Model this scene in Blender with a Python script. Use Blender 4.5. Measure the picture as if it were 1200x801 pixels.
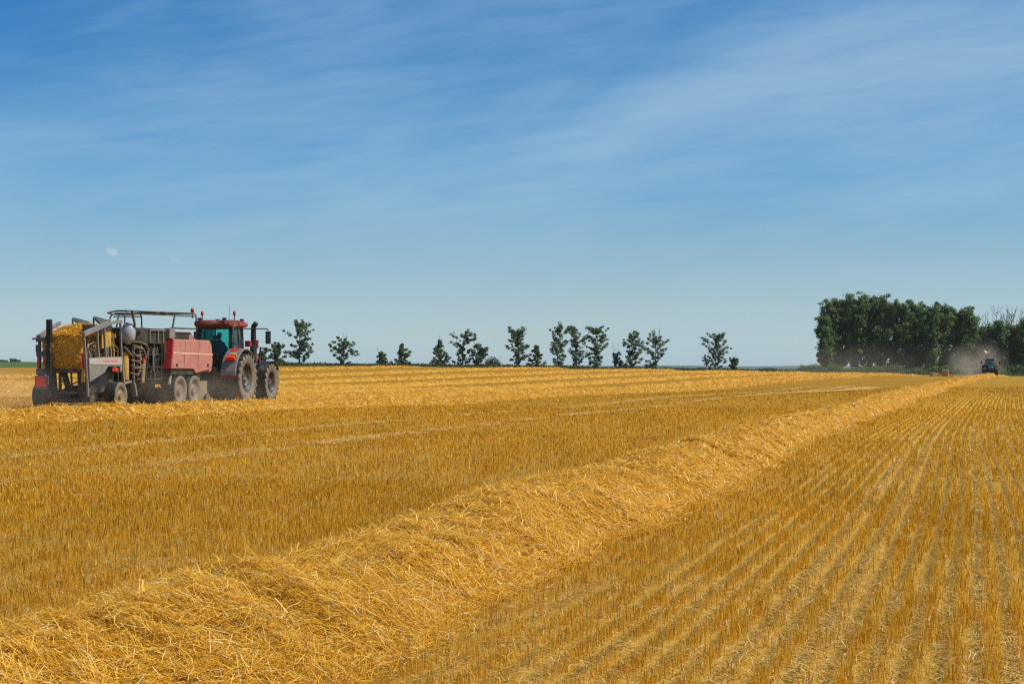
import bpy, bmesh, math, random
import numpy as np
from mathutils import Vector, Matrix
R = math.radians
rng = np.random.default_rng(7); random.seed(7)
SC = bpy.context.scene; COL = SC.collection
for o in list(bpy.data.objects): bpy.data.objects.remove(o)

# ------------------------------------------------------------------ camera, sky, sun, exposure
F = 2000.0; HC = 1.75; HOR = 430.0           # focal length and horizon row on the 1200 px wide photograph; eye height
cam = bpy.data.cameras.new('camera'); co = bpy.data.objects.new('camera', cam); COL.objects.link(co)
cam.sensor_width = 36; cam.lens = F / 1200 * 36; cam.clip_start = .1; cam.clip_end = 30000
co.location = (0, 0, HC); co.rotation_euler = (R(90) + math.atan((HOR - 400.5) / F), 0, 0)
SC.camera = co
SUN_AZ, SUN_EL = 100, 54
W = bpy.data.worlds.new('World'); SC.world = W; W.use_nodes = True
def world():
    nt = W.node_tree; N = nt.nodes; L = nt.links
    bg = N['Background']; bg.inputs['Strength'].default_value = .10
    sky = N.new('ShaderNodeTexSky'); sky.sky_type = 'NISHITA'; sky.sun_disc = False
    sky.sun_elevation = R(SUN_EL); sky.sun_rotation = R(SUN_AZ)
    sky.altitude = 300; sky.air_density = 1.0; sky.dust_density = .6; sky.ozone_density = 3.0
    hs = N.new('ShaderNodeHueSaturation'); hs.inputs['Saturation'].default_value = 1.0; hs.inputs['Value'].default_value = 1.0
    L.new(sky.outputs[0], hs.inputs['Color'])
    # thin cirrus veil on a plane high above the field
    tc = N.new('ShaderNodeTexCoord'); sp = N.new('ShaderNodeSeparateXYZ'); L.new(tc.outputs['Generated'], sp.inputs[0])
    def m(op, a, b=None):
        n = N.new('ShaderNodeMath'); n.operation = op
        for i, v in enumerate((a, b)):
            if v is None: continue
            if isinstance(v, (int, float)): n.inputs[i].default_value = v
            else: L.new(v, n.inputs[i])
        return n.outputs[0]
    # polarised, deep blue higher up, greyer blue in the thick air low down
    rp = N.new('ShaderNodeValToRGB'); el = rp.color_ramp.elements
    stops = [(0, (.86, 1.10, 1.42)), (.010, (.81, 1.02, 1.30)), (.0215, (.75, .92, 1.14)), (.04, (.67, .82, .99)), (.065, (.55, .74, .90)), (.115, (.26, .62, .90)), (.165, (.17, .55, .87)), (.215, (.055, .48, .86)), (.6, (.32, .62, .93))]
    while len(el) < len(stops): el.new(.5)
    for e, (p, c) in zip(el, stops): e.position = p; e.color = tuple(x / 1.6 for x in c) + (1,)
    L.new(sp.outputs[2], rp.inputs[0])
    tn = N.new('ShaderNodeMix'); tn.data_type = 'RGBA'; tn.blend_type = 'MULTIPLY'; tn.inputs[0].default_value = 1
    L.new(hs.outputs[0], tn.inputs[6]); L.new(rp.outputs[0], tn.inputs[7])
    gain = N.new('ShaderNodeVectorMath'); gain.operation = 'SCALE'; gain.inputs['Scale'].default_value = 1.6; L.new(tn.outputs[2], gain.inputs[0])
    yy = m('MAXIMUM', m('ABSOLUTE', sp.outputs[1]), .2); az = m('DIVIDE', sp.outputs[0], yy); el_ = m('DIVIDE', sp.outputs[2], yy)
    ca, sa = math.cos(R(9)), math.sin(R(9))
    along = m('ADD', m('MULTIPLY', az, ca), m('MULTIPLY', el_, sa)); across = m('SUBTRACT', m('MULTIPLY', el_, ca), m('MULTIPLY', az, sa))
    def noise(fa, fc, det, rough, off, dist):
        cb = N.new('ShaderNodeCombineXYZ'); L.new(m('MULTIPLY', along, fa), cb.inputs[0]); L.new(m('ADD', m('MULTIPLY', across, fc), off), cb.inputs[1]); cb.inputs[2].default_value = off
        n = N.new('ShaderNodeTexNoise'); n.inputs['Scale'].default_value = 1; n.inputs['Detail'].default_value = det; n.inputs['Roughness'].default_value = rough; n.inputs['Distortion'].default_value = dist
        L.new(cb.outputs[0], n.inputs['Vector']); return n.outputs['Fac']
    big = noise(4.2, 13, 4, .5, 3.3, .5); mid = noise(9, 48, 6, .6, 7.1, .8); fine = noise(16, 190, 5, .62, 1.7, .6)
    # one broad band of cirrus climbs from the left towards the sun's side
    zc = m('ADD', .150, m('MULTIPLY', az, .13)); q = m('DIVIDE', m('SUBTRACT', el_, zc), .062); band = m('POWER', 2.718, m('MULTIPLY', m('MULTIPLY', q, q), -1.0))
    v = m('ADD', m('ADD', m('MULTIPLY', big, .62), m('MULTIPLY', mid, .24)), m('ADD', m('MULTIPLY', fine, .13), m('ADD', m('MULTIPLY', band, .10), m('MULTIPLY', az, .18))))
    mr = N.new('ShaderNodeMapRange'); mr.interpolation_type = 'SMOOTHSTEP'
    mr.inputs[1].default_value = .31; mr.inputs[2].default_value = 1.0; mr.inputs[3].default_value = .05; mr.inputs[4].default_value = .85
    L.new(v, mr.inputs[0])
    mx = N.new('ShaderNodeMix'); mx.data_type = 'RGBA'
    # two small puffs of cloud low on the left
    def puff(px, py, wx, wz, amp, off):
        a0, e0 = (px - 600) / F, (HOR - py) / F
        dx = m('SUBTRACT', az, a0); dz = m('ADD', m('SUBTRACT', el_, e0), m('MULTIPLY', dx, .35)); g = m('POWER', 2.718, m('MULTIPLY', m('ADD', m('POWER', m('DIVIDE', dx, wx), 2), m('POWER', m('DIVIDE', dz, wz), 2)), -1.0))
        cb = N.new('ShaderNodeCombineXYZ'); L.new(m('MULTIPLY', az, 260), cb.inputs[0]); L.new(m('MULTIPLY', el_, 380), cb.inputs[1]); cb.inputs[2].default_value = off
        n = N.new('ShaderNodeTexNoise'); n.inputs['Scale'].default_value = 1; n.inputs['Detail'].default_value = 4; L.new(cb.outputs[0], n.inputs['Vector'])
        e = N.new('ShaderNodeMapRange'); e.interpolation_type = 'SMOOTHSTEP'; e.inputs[1].default_value = .28; e.inputs[2].default_value = .62; e.inputs[4].default_value = amp; L.new(m('MULTIPLY', g, m('ADD', n.outputs['Fac'], .25)), e.inputs[0]); return e.outputs[0]
    pf = m('ADD', puff(131, 294.5, .0048, .0032, .36, 1.3), puff(205, 304, .0040, .0026, .14, 4.2))
    px_ = N.new('ShaderNodeMix'); px_.data_type = 'RGBA'; L.new(pf, px_.inputs[0]); L.new(mx.outputs[2], px_.inputs[6]); px_.inputs[7].default_value = (5.6, 6.2, 6.6, 1)
    L.new(mr.outputs[0], mx.inputs[0]); L.new(gain.outputs[0], mx.inputs[6]); mx.inputs[7].default_value = (3.4, 5.1, 6.3, 1)
    L.new(px_.outputs[2], bg.inputs['Color'])
world()
sl = bpy.data.lights.new('sun', 'SUN'); sl.energy = 4.2; sl.angle = R(.5); sl.color = (1, .95, .86)
so = bpy.data.objects.new('sun', sl); COL.objects.link(so)
_s = Vector((math.sin(R(SUN_AZ)) * math.cos(R(SUN_EL)), math.cos(R(SUN_AZ)) * math.cos(R(SUN_EL)), math.sin(R(SUN_EL))))
so.rotation_euler = _s.to_track_quat('Z', 'Y').to_euler(); so.location = (0, 0, 60)
SC.view_settings.view_transform = 'Standard'; SC.view_settings.look = 'None'; SC.view_settings.exposure = .20; SC.view_settings.gamma = 1
SC.view_settings.use_curve_mapping = False
SC.render.engine = 'CYCLES'
SC.cycles.volume_step_rate = 2; SC.cycles.volume_max_steps = 96; SC.cycles.max_bounces = 8; SC.cycles.transparent_max_bounces = 16
SC.cycles.volume_bounces = 1
SC.cycles.use_denoising = False; SC.cycles.use_adaptive_sampling = False; SC.cycles.filter_width = 1.25; SC.cycles.sample_clamp_indirect = 6

# ------------------------------------------------------------------ helpers
def tag(o, label=None, cat=None, group=None, kind=None):
    for k, v in (('label', label), ('category', cat), ('group', group), ('kind', kind)):
        if v: o[k] = v
    return o
def empty(name, loc=(0, 0, 0), rz=0.0):
    o = bpy.data.objects.new(name, None); COL.objects.link(o); o.location = loc; o.rotation_euler = (0, 0, rz); o.empty_display_size = .3
    return o
def link(name, me, parent=None):
    o = bpy.data.objects.new(name, me); COL.objects.link(o)
    if parent: o.parent = parent
    return o
def quads(name, V, mats, nv=4, parent=None, midx=None, smooth=False):
    """V: (n, nv, 3) array; every row is one loose nv-gon (4), or strips of quads of 2*k points (6 = two quads)."""
    n = V.shape[0]; me = bpy.data.meshes.new(name)
    V = np.ascontiguousarray(V, dtype=np.float32)
    if nv == 4:
        idx = np.arange(n * 4, dtype=np.int32); nf = n
    else:
        base = (np.arange(n, dtype=np.int32) * 6)[:, None]
        idx = np.concatenate([base + np.array([0, 1, 3, 2]), base + np.array([2, 3, 5, 4])], 1).ravel().astype(np.int32); nf = 2 * n
    me.vertices.add(n * nv); me.vertices.foreach_set('co', V.ravel())
    me.loops.add(nf * 4); me.loops.foreach_set('vertex_index', idx)
    me.polygons.add(nf); me.polygons.foreach_set('loop_start', np.arange(nf, dtype=np.int32) * 4)
    if midx is not None: me.polygons.foreach_set('material_index', np.asarray(midx, dtype=np.int32))
    for m in (mats if isinstance(mats, (list, tuple)) else [mats]): me.materials.append(m)
    me.update(calc_edges=True)
    return link(name, me, parent)
def grid_mesh(name, P, mat, parent=None, attrs=None, closed=False, smooth=True):
    """P: (a, b, 3) grid of points."""
    a, b = P.shape[:2]; me = bpy.data.meshes.new(name)
    i = np.arange(a * b).reshape(a, b)
    if closed: j = np.roll(i, -1, 1); q = np.stack([i[:-1], j[:-1], j[1:], i[1:]], -1).reshape(-1, 4)
    else: q = np.stack([i[:-1, :-1], i[:-1, 1:], i[1:, 1:], i[1:, :-1]], -1).reshape(-1, 4)
    n = len(q)
    me.vertices.add(a * b); me.vertices.foreach_set('co', P.astype(np.float32).ravel())
    me.loops.add(n * 4); me.loops.foreach_set('vertex_index', q.astype(np.int32).ravel())
    me.polygons.add(n); me.polygons.foreach_set('loop_start', np.arange(n, dtype=np.int32) * 4)
    if smooth: me.polygons.foreach_set('use_smooth', np.ones(n, dtype=bool))
    me.materials.append(mat); me.update(calc_edges=True)
    for k, v in (attrs or {}).items():
        at = me.attributes.new(k, 'FLOAT', 'POINT'); at.data.foreach_set('value', v.astype(np.float32).ravel())
    return link(name, me, parent)

class MB:
    """collects shapes, each face with a material slot; build() links them as ONE mesh object"""
    def __init__(s): s.v = []; s.f = []; s.m = []; s.sm = []
    def add(s, v, f, mi=0, smooth=False):
        b = len(s.v); s.v += [tuple(x) for x in v]; s.f += [tuple(b + i for i in q) for q in f]; s.m += [mi] * len(f); s.sm += [smooth] * len(f); return s
    def box(s, x0, x1, y0, y1, z0, z1, mi=0, M=None):
        v = [(x, y, z) for z in (z0, z1) for y in (y0, y1) for x in (x0, x1)]
        if M is not None: v = [tuple(M @ Vector(p)) for p in v]
        return s.add(v, [(0, 2, 3, 1), (4, 5, 7, 6), (0, 1, 5, 4), (2, 6, 7, 3), (0, 4, 6, 2), (1, 3, 7, 5)], mi)
    def prism(s, poly, y0, y1, mi=0, axis='y', M=None):
        """poly: outline in (x, z) for axis y, (x, y) for axis z, (y, z) for axis x"""
        n = len(poly)
        def p(a, b, c): return {'y': (a, c, b), 'z': (a, b, c), 'x': (c, a, b)}[axis]
        v = [p(a, b, y0) for a, b in poly] + [p(a, b, y1) for a, b in poly]
        if M is not None: v = [tuple(M @ Vector(q)) for q in v]
        return s.add(v, [tuple(range(n))[::-1], tuple(range(n, 2 * n))] + [(i, (i + 1) % n, n + (i + 1) % n, n + i) for i in range(n)], mi)
    def bar(s, a, b, w=.05, h=None, mi=0):
        h = h or w; a = Vector(a); b = Vector(b); d = (b - a).normalized()
        u = Vector((0, 0, 1)) if abs(d.z) < .95 else Vector((1, 0, 0))
        x = d.cross(u).normalized() * w / 2; y = x.cross(d).normalized() * h / 2
        v = [a - x - y, a + x - y, a + x + y, a - x + y, b - x - y, b + x - y, b + x + y, b - x + y]
        return s.add(v, [(3, 2, 1, 0), (4, 5, 6, 7), (0, 1, 5, 4), (1, 2, 6, 5), (2, 3, 7, 6), (3, 0, 4, 7)], mi)
    def tube(s, pts, r, n=8, mi=0, r1=None, cap=True):
        pts = [Vector(p) for p in pts]; k = len(pts); v = []; pv = None
        for i, p in enumerate(pts):
            d = (pts[min(i + 1, k - 1)] - pts[max(i - 1, 0)]).normalized()
            if pv is None: u = Vector((0, 0, 1)) if abs(d.z) < .9 else Vector((1, 0, 0))
            else: u = pv
            x = d.cross(u).normalized(); y = x.cross(d).normalized(); pv = y
            rr = r if r1 is None else r + (r1 - r) * i / (k - 1)
            v += [p + (x * math.cos(2 * math.pi * j / n) + y * math.sin(2 * math.pi * j / n)) * rr for j in range(n)]
        f = [(i * n + j, i * n + (j + 1) % n, (i + 1) * n + (j + 1) % n, (i + 1) * n + j) for i in range(k - 1) for j in range(n)]
        s.add(v, f, mi, True)
        if cap: s.add([v[j] for j in range(n)], [tuple(range(n))[::-1]], mi); s.add([v[(k - 1) * n + j] for j in range(n)], [tuple(range(n))], mi)
        return s
    def lathe(s, prof, c=(0, 0, 0), axis='y', n=32, mi=0, smooth=True):
        """prof: (radius, along, [slot]) points"""
        v = []; k = len(prof)
        for q in prof:
            r, a = q[0], q[1]
            for j in range(n):
                t = 2 * math.pi * j / n; ca, sa = math.cos(t) * r, math.sin(t) * r
                v.append({'y': (c[0] + ca, c[1] + a, c[2] + sa), 'z': (c[0] + ca, c[1] + sa, c[2] + a), 'x': (c[0] + a, c[1] + ca, c[2] + sa)}[axis])
        b = len(s.v); s.v += v
        for i in range(k - 1):
            for j in range(n):
                s.f.append((b + i * n + j, b + (i + 1) * n + j, b + (i + 1) * n + (j + 1) % n, b + i * n + (j + 1) % n))
                s.m.append(prof[i][2] if len(prof[i]) > 2 else mi); s.sm.append(smooth)
        return s
    def ell(s, c, r, n=16, k=10, mi=0):
        return s.lathe([(max(1e-4, math.sin(math.pi * i / k)) , -math.cos(math.pi * i / k)) for i in range(k + 1)], (0, 0, 0), 'z', n, mi).scale_last(c, r, (k + 1) * n)
    def scale_last(s, c, r, cnt):
        for i in range(len(s.v) - cnt, len(s.v)):
            p = s.v[i]; s.v[i] = (c[0] + p[0] * r[0], c[1] + p[1] * r[1], c[2] + p[2] * r[2])
        return s
    def build(s, name, mats, parent=None, bevel=0):
        me = bpy.data.meshes.new(name); me.from_pydata(s.v, [], s.f)
        for m in (mats if isinstance(mats, (list, tuple)) else [mats]): me.materials.append(m)
        me.polygons.foreach_set('material_index', s.m); me.polygons.foreach_set('use_smooth', s.sm)
        bm = bmesh.new(); bm.from_mesh(me); bmesh.ops.recalc_face_normals(bm, faces=bm.faces); bm.to_mesh(me); bm.free()
        me.update(); o = link(name, me, parent)
        if bevel:
            b = o.modifiers.new('Bevel', 'BEVEL'); b.width = bevel; b.segments = 2; b.limit_method = 'ANGLE'; b.angle_limit = R(40)
        return o

# ------------------------------------------------------------------ materials
def new_mat(name):
    m = bpy.data.materials.new(name); m.use_nodes = True; nt = m.node_tree
    return m, nt, nt.nodes, nt.links, nt.nodes['Principled BSDF']
def nmath(nt, op, a, b=None, c=None):
    n = nt.nodes.new('ShaderNodeMath'); n.operation = op
    for i, v in enumerate((a, b, c)):
        if v is None: continue
        if isinstance(v, (int, float)): n.inputs[i].default_value = v
        else: nt.links.new(v, n.inputs[i])
    return n.outputs[0]
def nnoise(nt, scale, det=4, rough=.6, vec=None, dist=0):
    n = nt.nodes.new('ShaderNodeTexNoise'); n.inputs['Scale'].default_value = scale; n.inputs['Detail'].default_value = det; n.inputs['Roughness'].default_value = rough
    n.inputs['Distortion'].default_value = dist
    if vec is not None: nt.links.new(vec, n.inputs['Vector'])
    return n.outputs['Fac']
def nramp(nt, fac, stops):
    n = nt.nodes.new('ShaderNodeValToRGB'); e = n.color_ramp.elements
    while len(e) < len(stops): e.new(.5)
    for el, (p, c) in zip(e, stops): el.position = p; el.color = (*c, 1) if len(c) == 3 else c
    nt.links.new(fac, n.inputs[0]); return n.outputs[0]
def nmix(nt, fac, a, b, mode='MIX'):
    n = nt.nodes.new('ShaderNodeMix'); n.data_type = 'RGBA'; n.blend_type = mode
    for i, v in ((0, fac), (6, a), (7, b)):
        if isinstance(v, (int, float)): n.inputs[i].default_value = v
        elif isinstance(v, tuple): n.inputs[i].default_value = (*v, 1) if len(v) == 3 else v
        else: nt.links.new(v, n.inputs[i])
    return n.outputs[2]
def nrange(nt, v, a, b, c=0.0, d=1.0):
    n = nt.nodes.new('ShaderNodeMapRange'); n.interpolation_type = 'SMOOTHSTEP'
    for i, x in enumerate((a, b, c, d)): n.inputs[i + 1].default_value = x
    nt.links.new(v, n.inputs[0]); return n.outputs[0]
def coords(nt, kind='Object'):
    return nt.nodes.new('ShaderNodeTexCoord').outputs[kind]
def paint(name, col, dust=.35, rough=.45, dcol=(.33, .23, .13), metal=0.0, spec=.4, chaff=.0):
    """painted or bare sheet metal under dust and chaff"""
    m, nt, N, L, P = new_mat(name); c = coords(nt)
    d = nrange(nt, nnoise(nt, 2.2, 6, .68, c), .58 - .42 * dust, .86 - .3 * dust)
    fine = nrange(nt, nnoise(nt, 24, 3, .6, c), .35, .75)
    d2 = nmath(nt, 'MULTIPLY', d, nmath(nt, 'ADD', .45, nmath(nt, 'MULTIPLY', fine, .5)))
    base = nmix(nt, nrange(nt, nnoise(nt, 5, 4, .6, c), .3, .7, 0, .35), col, tuple(x * .72 for x in col))
    L.new(nmix(nt, d2, base, dcol), P.inputs['Base Color'])
    L.new(nmath(nt, 'ADD', rough, nmath(nt, 'MULTIPLY', d2, .4)), P.inputs['Roughness'])
    P.inputs['Metallic'].default_value = metal; P.inputs['Specular IOR Level'].default_value = spec
    return m
def rubber(name, dust, col=(.018, .018, .019)):
    return paint(name, col, dust, .75, (.27, .215, .155), 0, .25)
def glass(name, tint=(.25, .62, .60), mixg=.16):
    m, nt, N, L, P = new_mat(name)
    t = N.new('ShaderNodeBsdfTransparent'); t.inputs[0].default_value = (*tint, 1)
    g = N.new('ShaderNodeBsdfGlossy'); g.inputs['Roughness'].default_value = .05; g.inputs[0].default_value = (.9, .95, .95, 1)
    d = N.new('ShaderNodeBsdfDiffuse'); d.inputs[0].default_value = (.30, .36, .34, 1)
    fr = N.new('ShaderNodeFresnel'); fr.inputs[0].default_value = 1.5
    a = N.new('ShaderNodeMixShader'); a.inputs[0].default_value = .06; L.new(t.outputs[0], a.inputs[1]); L.new(d.outputs[0], a.inputs[2])
    x = N.new('ShaderNodeMixShader'); L.new(nmath(nt, 'ADD', fr.outputs[0], mixg - .1), x.inputs[0]); L.new(a.outputs[0], x.inputs[1]); L.new(g.outputs[0], x.inputs[2])
    L.new(x.outputs[0], N['Material Output'].inputs[0]); return m
def fibre(name, stops, trans=.35, rough=.55, spec=.3, var=None):
    """straw, stalk or leaf: a colour per loose piece, part of the light goes through"""
    m, nt, N, L, P = new_mat(name)
    g = N.new('ShaderNodeNewGeometry'); col = nramp(nt, g.outputs['Random Per Island'], stops)
    if var:
        mp = N.new('ShaderNodeMapping'); mp.inputs['Rotation'].default_value = (0, 0, A); mp.inputs['Scale'].default_value = (.5, .045, .1); L.new(g.outputs['Position'], mp.inputs[0])
        n = nrange(nt, nnoise(nt, var[0], 5, .65, mp.outputs[0]), .34, .66)
        col = nmix(nt, n, col, nmix(nt, 1.0, col, var[1], 'MULTIPLY'))
    L.new(col, P.inputs['Base Color']); P.inputs['Roughness'].default_value = rough; P.inputs['Specular IOR Level'].default_value = spec
    t = N.new('ShaderNodeBsdfTranslucent'); L.new(col, t.inputs[0])
    x = N.new('ShaderNodeMixShader'); x.inputs[0].default_value = trans
    L.new(P.outputs[0], x.inputs[1]); L.new(t.outputs[0], x.inputs[2]); L.new(x.outputs[0], N['Material Output'].inputs[0])
    return m

M = {}
A = math.atan(555 / F)                                  # the stubble rows and swaths run this far right of the view
M['straw'] = fibre('straw', [(0, (.30, .16, .03)), (.05, (.44, .21, .012)), (.22, (.64, .325, .014)), (.58, (.79, .43, .020)), (.82, (.86, .54, .06)), (.95, (.90, .68, .22)), (1, (.90, .80, .48))], .30, .42, .4)
M['straw_shadow'] = None
M['stalk'] = fibre('stubble_stalk', [(0, (.52, .245, .010)), (.35, (.74, .36, .012)), (.7, (.85, .455, .020)), (.9, (.87, .56, .07)), (1, (.90, .74, .28))], .42, .5, .3, (1.0, (.83, .82, .72)))
M['chaff'] = fibre('chaff', [(0, (.58, .33, .045)), (.5, (.74, .45, .08)), (1, (.85, .66, .28))], .3, .5, .35)
M['leaf'] = fibre('poplar_leaf', [(0, (.055, .100, .046)), (.5, (.095, .155, .060)), (.85, (.14, .20, .07)), (1, (.19, .24, .09))], .5, .5, .35)
M['leaf_dark'] = fibre('grove_leaf', [(0, (.065, .130, .038)), (.5, (.108, .195, .050)), (.85, (.155, .245, .056)), (1, (.19, .28, .07))], .52, .5, .3)
M['bush'] = fibre('bush_leaf', [(0, (.03, .07, .045)), (1, (.08, .13, .07))], .4)
M['bark'] = paint('bark', (.085, .072, .06), .3, .9, (.16, .14, .12))
M['deadwood'] = paint('deadwood', (.15, .13, .115), .3, .9, (.22, .19, .17))
M['grass'] = fibre('verge_grass', [(0, (.05, .075, .02)), (.6, (.10, .12, .035)), (1, (.20, .17, .06))], .3)
M['red'] = paint('dusty_red_paint', (.44, .022, .026), .30, .36, (.38, .20, .13), 0, .5)
M['red_panel'] = paint('sunbleached_red_panel', (.46, .12, .11), .8, .5, (.42, .25, .17), 0, .4)
M['dark_red'] = paint('dark_red_roof', (.15, .022, .015), .35, .5)
M['black'] = paint('black_plastic', (.016, .017, .019), .22, .5)
M['grey'] = paint('dusty_grey_fender', (.14, .135, .14), .5, .4, (.33, .27, .21))
M['steel'] = paint('dark_steel', (.030, .030, .032), .35, .5)
M['olive'] = paint('dusty_machine_body', (.022, .021, .016), .5, .7, (.10, .085, .045))
M['lgrey'] = paint('light_grey_steel', (.19, .185, .19), .6, .55, (.27, .21, .13))
M['post'] = paint('worn_grey_post', (.20, .19, .19), .35, .5)
M['white'] = paint('dusty_white', (.46, .45, .43), .6, .5, (.34, .26, .16))
M['tank'] = paint('dusty_white_tank', (.38, .40, .44), .25, .35, (.40, .33, .26))
M['yellow'] = paint('dusty_yellow', (.50, .30, .045), .3, .6)
M['tan'] = paint('tan_hose', (.25, .19, .10), .4, .7)
M['hose'] = paint('dusty_brown_hose', (.13, .095, .05), .4, .7); M['bluegrey'] = paint('blue_grey_sheet', (.075, .095, .115), .3, .5)
M['orange'] = paint('signal_red', (.90, .05, .02), .05, .5)
M['reflect'] = paint('red_reflector', (.50, .015, .02), .1, .35)
M['pink'] = paint('pink_band', (.62, .20, .22), .2, .5)
M['lamp_yellow'] = paint('amber_reflector', (.62, .34, .06), .1, .35)
M['cream'] = paint('cream_stripe', (.72, .46, .30), .3, .5)
M['chrome'] = paint('worn_bright_steel', (.6, .6, .6), .2, .3, metal=.9)
M['tyre_tread'] = rubber('tyre_tread', .28)
M['tyre_wall'] = rubber('dusty_tyre_sidewall', .98, (.10, .088, .075))
M['rim'] = paint('dusty_rim', (.16, .14, .12), .6, .6)
M['old_rim'] = paint('dusty_tan_rim', (.27, .19, .08), .6, .6); M['rim_dark'] = paint('dark_rim', (.022, .02, .02), .3, .5)
M['glass'] = glass('cab_glass', (.52, .90, .86), .07); M['glass2'] = glass('front_glass', (.55, .92, .90), .07)
M['skin'] = paint('skin', (.50, .28, .20), 0, .5); M['cloth_dark'] = paint('dark_jacket', (.02, .028, .05), .15, .85); M['cap'] = paint('dark_cap', (.015, .018, .03), .1, .8)
M['navy'] = paint('dark_navy_paint', (.012, .022, .040), .2, .4)
M['gull'] = paint('white_feathers', (.80, .80, .80), 0, .7)

# ------------------------------------------------------------------ lie of the land
sA, cA = math.sin(A), math.cos(A)
def wob(v): return -.26 * np.sin((np.asarray(v) - 20) * math.pi / 60) * np.clip((np.asarray(v)) / 40, 0, 1) * np.clip((240 - np.asarray(v)) / 120, 0, 1) + 5.4 * np.clip((np.asarray(v) - 90) / 235, 0, 2) ** 1.3
def uv2xy(u, v): return u * cA + v * sA, -u * sA + v * cA
def xy2uv(x, y): return x * cA - y * sA, x * sA + y * cA
_ex = np.array([-3000, -300, 0, 330, 480, 600, 700, 800, 960, 1040, 1150, 1200, 1500, 4000.])
_eD = np.array([330, 330, 330, 340, 350, 360, 375, 390, 420, 430, 440, 440, 440, 440.])
_ey = np.array([429, 429.2, 429.6, 428.7, 429.4, 430.9, 432.4, 433.8, 436.4, 437.6, 439.3, 439.6, 440, 440.])
def edgeD(px): return np.interp(px, _ex, _eD)
def pxD(px, D): return ((px - 600) / F * D, D)
_P = []
def ptp(px, D, z): x, y = pxD(px, D); _P.append((x, y, z))
for v in (4, 10, 20, 40, 80, 140, 206, 300): x, y = uv2xy(-4.6, v); _P.append((x, y, 0))
for v in (5, 30, 80, 180, 320): x, y = uv2xy(12, v); _P.append((x, y, 0))
for u, v in ((-14, 20), (-14, 45), (-14, 90)): x, y = uv2xy(u, v); _P.append((x, y, .02))
for p in ((0, 43.9, .24), (290, 58.6, .2), (500, 77.4, -.06), (800, 143, -.32), (1030, 408, -.3)): ptp(*p)
for s in (-13, -5, 4): _P.append((-12.38 + s * math.sin(R(13)), 71.33 + s * math.cos(R(13)), .26))
for px in (-1200, -300, 0, 330, 480, 600, 700, 800, 960, 1040, 1150, 1200, 1500, 2600):
    D = float(edgeD(px)); ptp(px, D, HC - (float(np.interp(px, _ex, _ey)) - HOR) / F * D)
for p in ((0, -30, 0), (-45, 0, .15), (45, 0, 0), (0, -120, 0), (-250, -50, .4), (250, -50, 0), (-150, 60, .6), (170, 110, 0), (-260, 200, 1.2), (300, 260, -.2)): _P.append(p)
_P = np.array(_P, float)
def _phi(r): return np.where(r > 1e-9, r * r * np.log(np.maximum(r, 1e-9)), 0)
def _fit():
    n = len(_P); S = 100.0; q = _P[:, :2] / S
    K = _phi(np.linalg.norm(q[:, None] - q[None], axis=2)) + np.eye(n) * .004
    B = np.c_[np.ones(n), q]; Amat = np.block([[K, B], [B.T, np.zeros((3, 3))]])
    return np.linalg.solve(Amat, np.r_[_P[:, 2], 0, 0, 0]), q, S
_w, _q, _S = _fit()
def near_z(x, y):
    p = np.stack([np.ravel(x), np.ravel(y)], 1) / _S; out = np.empty(len(p))
    for i in range(0, len(p), 20000):
        c = p[i:i + 20000]; r = np.linalg.norm(c[:, None] - _q[None], axis=2)
        out[i:i + 20000] = _phi(r) @ _w[:-3] + _w[-3] + c @ _w[-2:]
    return out.reshape(np.shape(x))
_gx = np.array([-2500, 0, 330, 480, 560, 640, 5000.]); _gz900 = HC - (np.array([423.5, 424, 426.4, 428.2, 431, 435, 446]) - HOR) / F * 900
def sstep(a, b, t): t = np.clip((t - a) / (b - a), 0, 1); return t * t * (3 - 2 * t)
def ground_z(x, y):
    x = np.asarray(x, float); y = np.asarray(y, float); D = np.hypot(x, y)
    ang = np.arctan2(x, y); front = np.abs(ang) < 1.2
    px = np.where(front, 600 + F * np.tan(np.clip(ang, -1.2, 1.2)), np.where(ang > 0, 4000, -3000))
    ed = edgeD(px); k = np.minimum(1.0, (ed + 25) / np.maximum(D, 1e-6))
    zn = near_z(x * k, y * k)
    zf = np.interp(px, _gx, _gz900); t1 = sstep(0, 1, (D - ed - 20) / (900 - ed - 20)) ; z = zn + (zf - zn) * t1
    return z + (-16 - zf) * sstep(950, 2600, D)
def gz(x, y): return float(ground_z(np.array([x]), np.array([y]))[0])
def at(px, D, dz=0.0):
    x, y = pxD(px, D); return Vector((x, y, gz(x, y) + dz))

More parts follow.
